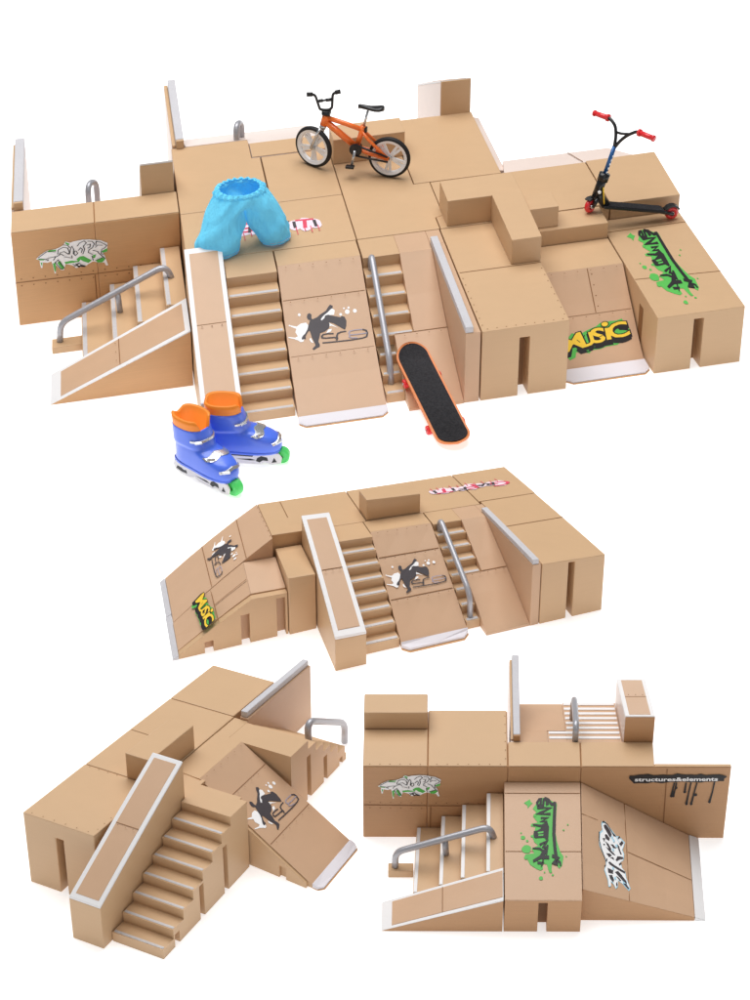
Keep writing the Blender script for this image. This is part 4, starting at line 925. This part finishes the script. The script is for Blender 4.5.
def plate(mb, off, z0, z1):
    n = 48; rows = []
    for i in range(n+1):
        x = off+(LL-2*off)*(.5-.5*math.cos(PI*i/n))
        e = min(x-off, LL-off-x); r = hw-off
        y = r if e >= r else math.sqrt(max(0, r*r-(r-e)**2))
        rows.append((x, max(y, .004)))
    vs = []
    for x, y in rows:
        for q in (-1, -.5, 0, .5, 1): vs.append(f(x, y*q, z1+kick(x)+.010*q*q))
        for q in (1, .5, 0, -.5, -1): vs.append(f(x, y*q, z0+kick(x)+.010*q*q))
    fs = [[i*10+k, i*10+(k+1) % 10, (i+1)*10+(k+1) % 10, (i+1)*10+k] for i in range(n) for k in range(10)]+[list(range(10)), [n*10+k for k in range(10)]]
    mb.add(vs, fs)
mb = MB(); plate(mb, 0, 0, .030); mb.build('deck', [WOOD], t, .004, smooth=False)
mb = MB(); plate(mb, .024, .0305, .036); mb.build('grip_tape', [GRIP], t)
for x in (.40, LL-.45):
    mb = MB(); obox(mb, f, x-.05, x+.05, -.05, .05, -.040, -.001); tr_ = mb.build('truck', [SILVER], t, .006)
    bar(tr_, 'axle', [f(x, -.20, -.052), f(x, .20, -.052)], .012, SILVER)
    for s in (-1, 1):
        mb = MB(); lathe_ring(mb, f(x, s*.182, -.052), LY, [(.012, -.030), (.040, -.032), (.050, -.022), (.050, .022), (.040, .032), (.012, .030)], 20); wl = mb.build('wheel', [RED], tr_, smooth=False)
        mb = MB(); disc(mb, f(x, s*.216, -.052), LY, .014, .006, 12); mb.build('axle_nut', [SILVER], wl)

# ---- blue trousers
CLOTH, nt, bs = node_mat('blue_cloth')
N = nt.nodes; L = nt.links
tc = N.new('ShaderNodeTexCoord'); n1 = N.new('ShaderNodeTexNoise'); n1.inputs['Scale'].default_value = 5; n1.inputs['Detail'].default_value = 4
wv = N.new('ShaderNodeTexNoise'); wv.inputs['Scale'].default_value = 120; wv.inputs['Detail'].default_value = 3
L.new(tc.outputs['Object'], n1.inputs['Vector']); L.new(tc.outputs['Object'], wv.inputs['Vector'])
mx = N.new('ShaderNodeMix'); mx.data_type = 'RGBA'; mx.inputs['A'].default_value = srgb(112, 222, 255)+(1,); mx.inputs['B'].default_value = srgb(130, 232, 255)+(1,)
L.new(n1.outputs['Fac'], mx.inputs['Factor']); L.new(mx.outputs['Result'], bs.inputs['Base Color'])
bs.inputs['Roughness'].default_value = .9; bs.inputs['Specular IOR Level'].default_value = .15; bs.inputs['Sheen Weight'].default_value = .3; bs.inputs['Sheen Tint'].default_value = (.25, .7, 1, 1); bs.inputs['Sheen Roughness'].default_value = .5
bs.inputs['Emission Color'].default_value = (.10, .45, 1, 1); bs.inputs['Emission Strength'].default_value = .20   # faint blue glow added to brighten the cloth
mpp = N.new('ShaderNodeMapping'); mpp.inputs['Scale'].default_value = (11, 11, 2.2); L.new(tc.outputs['Object'], mpp.inputs['Vector'])
pl_ = N.new('ShaderNodeTexNoise'); pl_.inputs['Scale'].default_value = 1.0; pl_.inputs['Detail'].default_value = 3; L.new(mpp.outputs['Vector'], pl_.inputs['Vector'])
ml_ = N.new('ShaderNodeMath'); ml_.operation = 'MULTIPLY_ADD'; ml_.inputs[1].default_value = 4.5; L.new(pl_.outputs['Fac'], ml_.inputs[0]); L.new(wv.outputs['Fac'], ml_.inputs[2])
bp = N.new('ShaderNodeBump'); bp.inputs['Strength'].default_value = .8; bp.inputs['Distance'].default_value = .02; L.new(ml_.outputs[0], bp.inputs['Height']); L.new(bp.outputs['Normal'], bs.inputs['Normal'])
STITCH = pmat('pale_thread', srgb(190, 224, 244), .8, .1)
WC = Vector((-1.475, 3.50, 1.80)); LH = Vector((-1.735, 3.36, 1.050)); RH = Vector((-1.105, 3.66, 1.075))
t = thing('trousers', 'bright blue cloth toy trousers with gathered waist standing open on the deck', 'trousers', loc=Vector((-1.42, 3.5, 1.06)))
ax = (RH-LH); ax.z = 0; ax.normalize(); ay = Vector((-ax.y, ax.x, 0))   # ay points to the back
n = 96
def waist_ring(k):   # k 0 (top) .. 1 (crotch level)
    pts = []
    c = WC*(1-k)+(Vector((-1.45, 3.50, 1.54)))*k
    a0 = .225+.235*k**.7; b0 = .160+.085*math.sin(k*PI*.5)
    for i in range(n):
        th = 2*PI*(i+.5)/n
        x = math.cos(th); y = math.sin(th)
        gz = math.sin(th*22+.6*math.sin(3*th))
        r = 1+.085*gz*max(0, 1-k*2.6)+.065*math.sin(th*11+1)*max(0, 1-k*.8)*min(1, k*5)*(.6+.4*math.sin(th*3))
        if k < .02: r *= 1.06
        elif k < .14: r *= 1.09
        elif k < .24: r *= .96
        pinch = 1-.72*k*k*math.exp(-(x/.34)**2)
        fold = .020*math.sin(8*th+4*k)*k*(1-k)*4
        p = c+ax*(a0*x*r)+ay*(b0*y*r*pinch+fold*(1 if y > 0 else -1))
        p.z += .028*y*(1-k)-(.10*k*abs(x)**1.5)+(.006*gz if k < .1 else 0)
        pts.append(p)
    return pts
rows = [waist_ring(k) for k in (0, .03, .08, .13, .17, .21, .27, .36, .46, .57, .68, .79, .90, 1.0)]
mb = MB(); vs = [p for r_ in rows for p in r_]; fs = [[i*n+k, i*n+(k+1) % n, (i+1)*n+(k+1) % n, (i+1)*n+k] for i in range(len(rows)-1) for k in range(n)]
base = (len(rows)-1)*n
last = rows[-1]
h = n//4
# indices: i=0..n-1, right side around i=0, left side around i=n/2; crotch seam joins i=h (back middle) and i=3h (front middle)
def leg(idx, hem, wx, wy, sgn, dirx, diry):
    """idx: loop of vertex ids of the opening; seam vertices added"""
    return idx
seamv = []
mid = 3
for q in range(1, mid+1):
    p = (last[h-1]+last[h])*.5*(1-q/(mid+1))+(last[3*h-1]+last[3*h])*.5*(q/(mid+1)); p = Vector(p); p.z += .012
    seamv.append(p)
def add_leg(order_ids, order_pts, hem, a, b, rx):
    """loft from the opening loop down to the hem ellipse"""
    global vs, fs
    m = len(order_ids); c0_ = sum((Vector(p) for p in order_pts), Vector())/m
    prev = order_ids; K = 11
    ang0 = [math.atan2((p-c0_).dot(ay), (p-c0_).dot(ax)) for p in order_pts]
    ux = ax*math.cos(rx)+ay*math.sin(rx); uy = ay*math.cos(rx)-ax*math.sin(rx)
    for k in range(1, K+1):
        s = k/K; row = []
        for j, p in enumerate(order_pts):
            th = ang0[j]
            hem_p = hem+ux*a*math.cos(th-rx)+uy*b*math.sin(th-rx)
            e = s
            q = Vector(p)*(1-e)+hem_p*e
            bul = math.sin(PI*s)*.034
            d = Vector((q.x, q.y, 0))-Vector(((c0_*(1-e)+hem*e).x, (c0_*(1-e)+hem*e).y, 0))
            if d.length > 1e-4: q += d.normalized()*(bul+.022*math.sin(3*th+6*s+hem.x*3)*math.sin(PI*min(1, s*1.1))+.010*math.sin(7*th-9*s)*math.sin(PI*s)+(.006*math.sin(9*th+20*s) if s > .75 else 0)+(.008 if s > .93 else 0))
            q.z = p.z*(1-s)+hem.z*s+(.0 if s < 1 else 0)
            row.append(q)
        st_ = len(vs); vs += row
        cur = [st_+j for j in range(m)]
        fs += [[prev[j], prev[(j+1) % m], cur[(j+1) % m], cur[j]] for j in range(m)]
        prev = cur
    return [vs[i] for i in prev]
sv = len(vs); vs += seamv; sid = [sv+i for i in range(mid)]
right_ids = [base+i for i in list(range(3*h, n))+list(range(0, h))]; left_ids = [base+i for i in range(h, 3*h)]
# right opening: front middle -> right -> back middle -> seam back to front
ro = right_ids+sid; lo_ = left_ids+sid[::-1]
hem_r = add_leg(ro, [vs[i] for i in ro], RH, .170, .125, .3)
hem_l = add_leg(lo_, [vs[i] for i in lo_], LH, .235, .15, -.05)
mb.add(vs, fs)
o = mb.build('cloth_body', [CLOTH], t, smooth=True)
md = o.modifiers.new('thickness', 'SOLIDIFY'); md.thickness = .022; md.offset = -1
md = o.modifiers.new('subdivision', 'SUBSURF'); md.levels = 1; md.render_levels = 2
for hem, cc in ((hem_r, RH), (hem_l, LH)):
    sm = MB(); hp_ = [p+(p-cc).normalized()*.008+Vector((0, 0, .036)) for p in hem]
    tube_pts(sm, hp_, .0045, n=5, closed=True); sm.build('hem_stitch', [STITCH], t, smooth=True)

# ---- roller skates
def skate(heel, toe, label, yaw_lean=0):
    heel, toe = Vector(heel), Vector(toe); X = (toe-heel); Ls = X.length; X.normalize(); Y = Vector((-X.y, X.x, 0)); Z = Vector((0, 0, 1))
    f0_ = frame_fn(heel+X*.085, X, Y, Z); f = lambda x, y, z: f0_(x*.90, y, z); t = thing('roller_skate', label, 'roller skate', loc=heel, group='pair of blue roller skates')
    s = .84   # boot length
    def ring(z):
        # z measured above the sole
        xb = -.035+.02*min(1, z/.1)-.02*max(0, z-.3)
        if z < .25: xf = .86-.36*(z/.25)**4.4-.03*(1-min(1, z/.03))
        else: xf = .50-.09*min(1, (z-.25)/.22)
        if z > .02: pass
        wh = .150+.02*math.sin(min(1, z/.12)*PI*.5) if z < .2 else .170-.01*min(1, (z-.2)/.1)+.012*max(0, z-.33)
        return xb, xf, wh
    def S(th, z, off=0.):
        xb, xf, wh = ring(z); cx = (xb+xf)/2; a = (xf-xb)/2+off; b = wh+off
        c, q = math.cos(th), math.sin(th); p = 2.6
        cc = math.copysign(abs(c)**(2/p), c); qq = math.copysign(abs(q)**(2/p), q)
        # narrower waist at mid foot and heel
        x = cx+a*cc; wf = 1.0
        if z < .26: wf = .90+.14*max(0, (x-.35)/.5)-.06*math.exp(-((x-.30)/.16)**2)
        return f(x, b*qq*wf, .155+z)
    zs = [0, .02, .05, .08, .11, .14, .17, .20, .23, .25, .275, .31, .35, .39, .43, .46]
    m = 36; mb = MB(); rows = [[S(2*PI*i/m, z) for i in range(m)] for z in zs]
    mb.add([p for r_ in rows for p in r_], [[i*m+k, i*m+(k+1) % m, (i+1)*m+(k+1) % m, (i+1)*m+k] for i in range(len(zs)-1) for k in range(m)]+[list(range(m))])
    o = mb.build('boot', [SKBLUE], t, smooth=True)
    md = o.modifiers.new('thickness', 'SOLIDIFY'); md.thickness = .02; md.offset = -1
    md = o.modifiers.new('subdivision', 'SUBSURF'); md.levels = 1; md.render_levels = 1
    # sole edge
    mb = MB(); rows = [[S(2*PI*i/m, .0, of)+Z*dz for i in range(m)] for of, dz in ((.008, .022), (.014, .012), (.010, -.004), (-.02, -.008))]
    mb.add([p for r_ in rows for p in r_], [[i*m+k, i*m+(k+1) % m, (i+1)*m+(k+1) % m, (i+1)*m+k] for i in range(3) for k in range(m)]); mb.build('sole_rim', [SKBLUE], t, smooth=True)
    # liner collar with a notch at the front
    mb = MB(); rows = []
    for q in range(6):
        r_ = []
        for i in range(m):
            th = 2*PI*i/m; fr_ = math.exp(-(min(th, 2*PI-th)/.34)**2); bk = math.exp(-((th-PI)/.25)**2)
            zt = .565-.19*fr_-.05*bk
            z = .36+(zt-.36)*min(1, q/4); p = S(th, .46, (-.016 if q == 0 else -.010)+.012*(min(q, 4)/4)**2)
            p = Vector((p.x, p.y, 0))+Z*(.155+z)
            if q == 5: p = S(th, .46, -.03)*1; p = Vector((p.x, p.y, heel.z+.155+zt-.004))
            r_.append(p)
        rows.append(r_)
    rows.append([Vector((p.x, p.y, heel.z+.155+.10)) for p in [S(2*PI*i/m, .46, -.035) for i in range(m)]])
    mb.add([p for r_ in rows for p in r_], [[i*m+k, i*m+(k+1) % m, (i+1)*m+(k+1) % m, (i+1)*m+k] for i in range(len(rows)-1) for k in range(m)]+[[6*m+k for k in range(m)]])
    o = mb.build('liner', [SKORANGE], t, smooth=True)
    # straps
    for za, zb_, w, t0 in ((.355, .35, .055, 1.15), (.235, .21, .052, 1.05), (.150, .12, .060, .75)):
        mb = MB(); g = []; K = 16
        for j in (-1, -.9, 0, .9, 1):
            row = []
            for i in range(K+1):
                th = -t0+2*t0*i/K
                zc = za*(1-abs(th)/t0)+zb_*abs(th)/t0
                row.append(S(th, max(.03, zc+j*w*.5*.42), .013 if abs(j) < 1 else .002))
            g.append(row)
        mb.add([p for r_ in g for p in r_], [[a*(K+1)+k, a*(K+1)+k+1, (a+1)*(K+1)+k+1, (a+1)*(K+1)+k] for a in range(4) for k in range(K)])
        so = mb.build('strap', [SILVER], t, smooth=False)
        bk_ = MB(); c_ = S(-t0*.55, (za+zb_)/2, .02); 
        e1 = (S(-t0*.75, (za+zb_)/2, .02)-S(-t0*.35, (za+zb_)/2, .02)).normalized(); nn = (c_-f(.4, 0, .3)).normalized(); e2 = nn.cross(e1)
        bk_.prism([c_+e1*a+e2*b-nn*.01 for a, b in ((-.040, -.016), (.040, -.016), (.040, .016), (-.040, .016))], [c_+e1*a+e2*b+nn*.012 for a, b in ((-.036, -.013), (.036, -.013), (.036, .013), (-.036, .013))]); bk_.build('buckle', [SILVER], so, .004)
    # frame: two side plates with openings, end blocks
    for s_ in (-1, 1):
        mb = MB(); y0, y1 = s_*.075, s_*.095
        out = [(.0, .150), (.82, .150), (.86, .10), (.845, .03), (.74, .012), (.66, .04), (.60, .015), (.38, .02), (.32, .05), (.24, .02), (.02, .03), (-.02, .09)]
        mb.prism([f(x, y0, z) for x, z in out], [f(x, y1, z) for x, z in out]); pl = mb.build('frame_plate', [WHITE], t, .004)
        for pts in ([(.03, .06), (.12, .045), (.20, .05), (.19, .085), (.15, .075), (.11, .09), (.05, .095)], [(.27, .115), (.52, .105), (.54, .125), (.29, .135)], [(.34, .075), (.50, .06), (.56, .065), (.50, .08)], [(.56, .055), (.60, .04), (.64, .065), (.70, .06), (.69, .10), (.62, .115), (.575, .09)], [(.74, .04), (.80, .05), (.77, .10)]):
            mb = MB(); yy = s_*.0965; mb.prism([f(x, yy-s_*.003, z) for x, z in pts], [f(x, yy, z) for x, z in pts]); mb.build('frame_opening', [BLK], pl)
    mb = MB(); obox(mb, f, .0, .80, -.0745, .0745, .095, .149); mb.build('frame_top', [WHITE], t, .004)
    mb = MB(); lathe_ring(mb, f(.845, 0, .085), Y, [(.02, -.055), (.070, -.055), (.085, -.035), (.085, .035), (.070, .055), (.02, .055)], 24); wl = mb.build('wheel', [GREENW], t, smooth=False)
    for x in (.10, .35, .60):
        mb = MB(); lathe_ring(mb, f(x, 0, .062), Y, [(.015, -.05), (.050, -.05), (.060, -.03), (.060, .03), (.050, .05), (.015, .05)], 20); mb.build('wheel', [BLK], t)
    return t
skate((-2.045, .660, 0), (-1.40, .105, 0), 'blue roller skate with orange liner, the nearer one of the pair')
skate((-1.80, .785, 0), (-.95, .725, 0), 'blue roller skate with orange liner, the one closer to the stairs')
#@@END
# ------------------------------------------------------------------ light
w = bpy.data.worlds.new('World'); scene.world = w; w.use_nodes = True
bg = w.node_tree.nodes['Background']; bg.inputs['Color'].default_value = (1, .99, .98, 1); bg.inputs['Strength'].default_value = .17
def softbox(name, loc, target, size, power, color=(1, 1, 1)):
    l = bpy.data.lights.new(name, 'AREA'); l.shape = 'RECTANGLE'; l.size, l.size_y = size; l.energy = power; l.color = color
    o = bpy.data.objects.new(name, l); COL.objects.link(o); o.location = loc
    o.rotation_euler = (Vector(target)-Vector(loc)).to_track_quat('-Z', 'Y').to_euler()
softbox('overhead_softbox', (-3, 6, 26), (0, 1, 0), (26, 22), 8700)
softbox('front_softbox', (10, -24, 22), (0, 0, 0), (12, 10), 650)
scene.view_settings.view_transform = 'Standard'; scene.view_settings.look = 'None'; scene.view_settings.exposure = 0
scene.cycles.max_bounces = 6
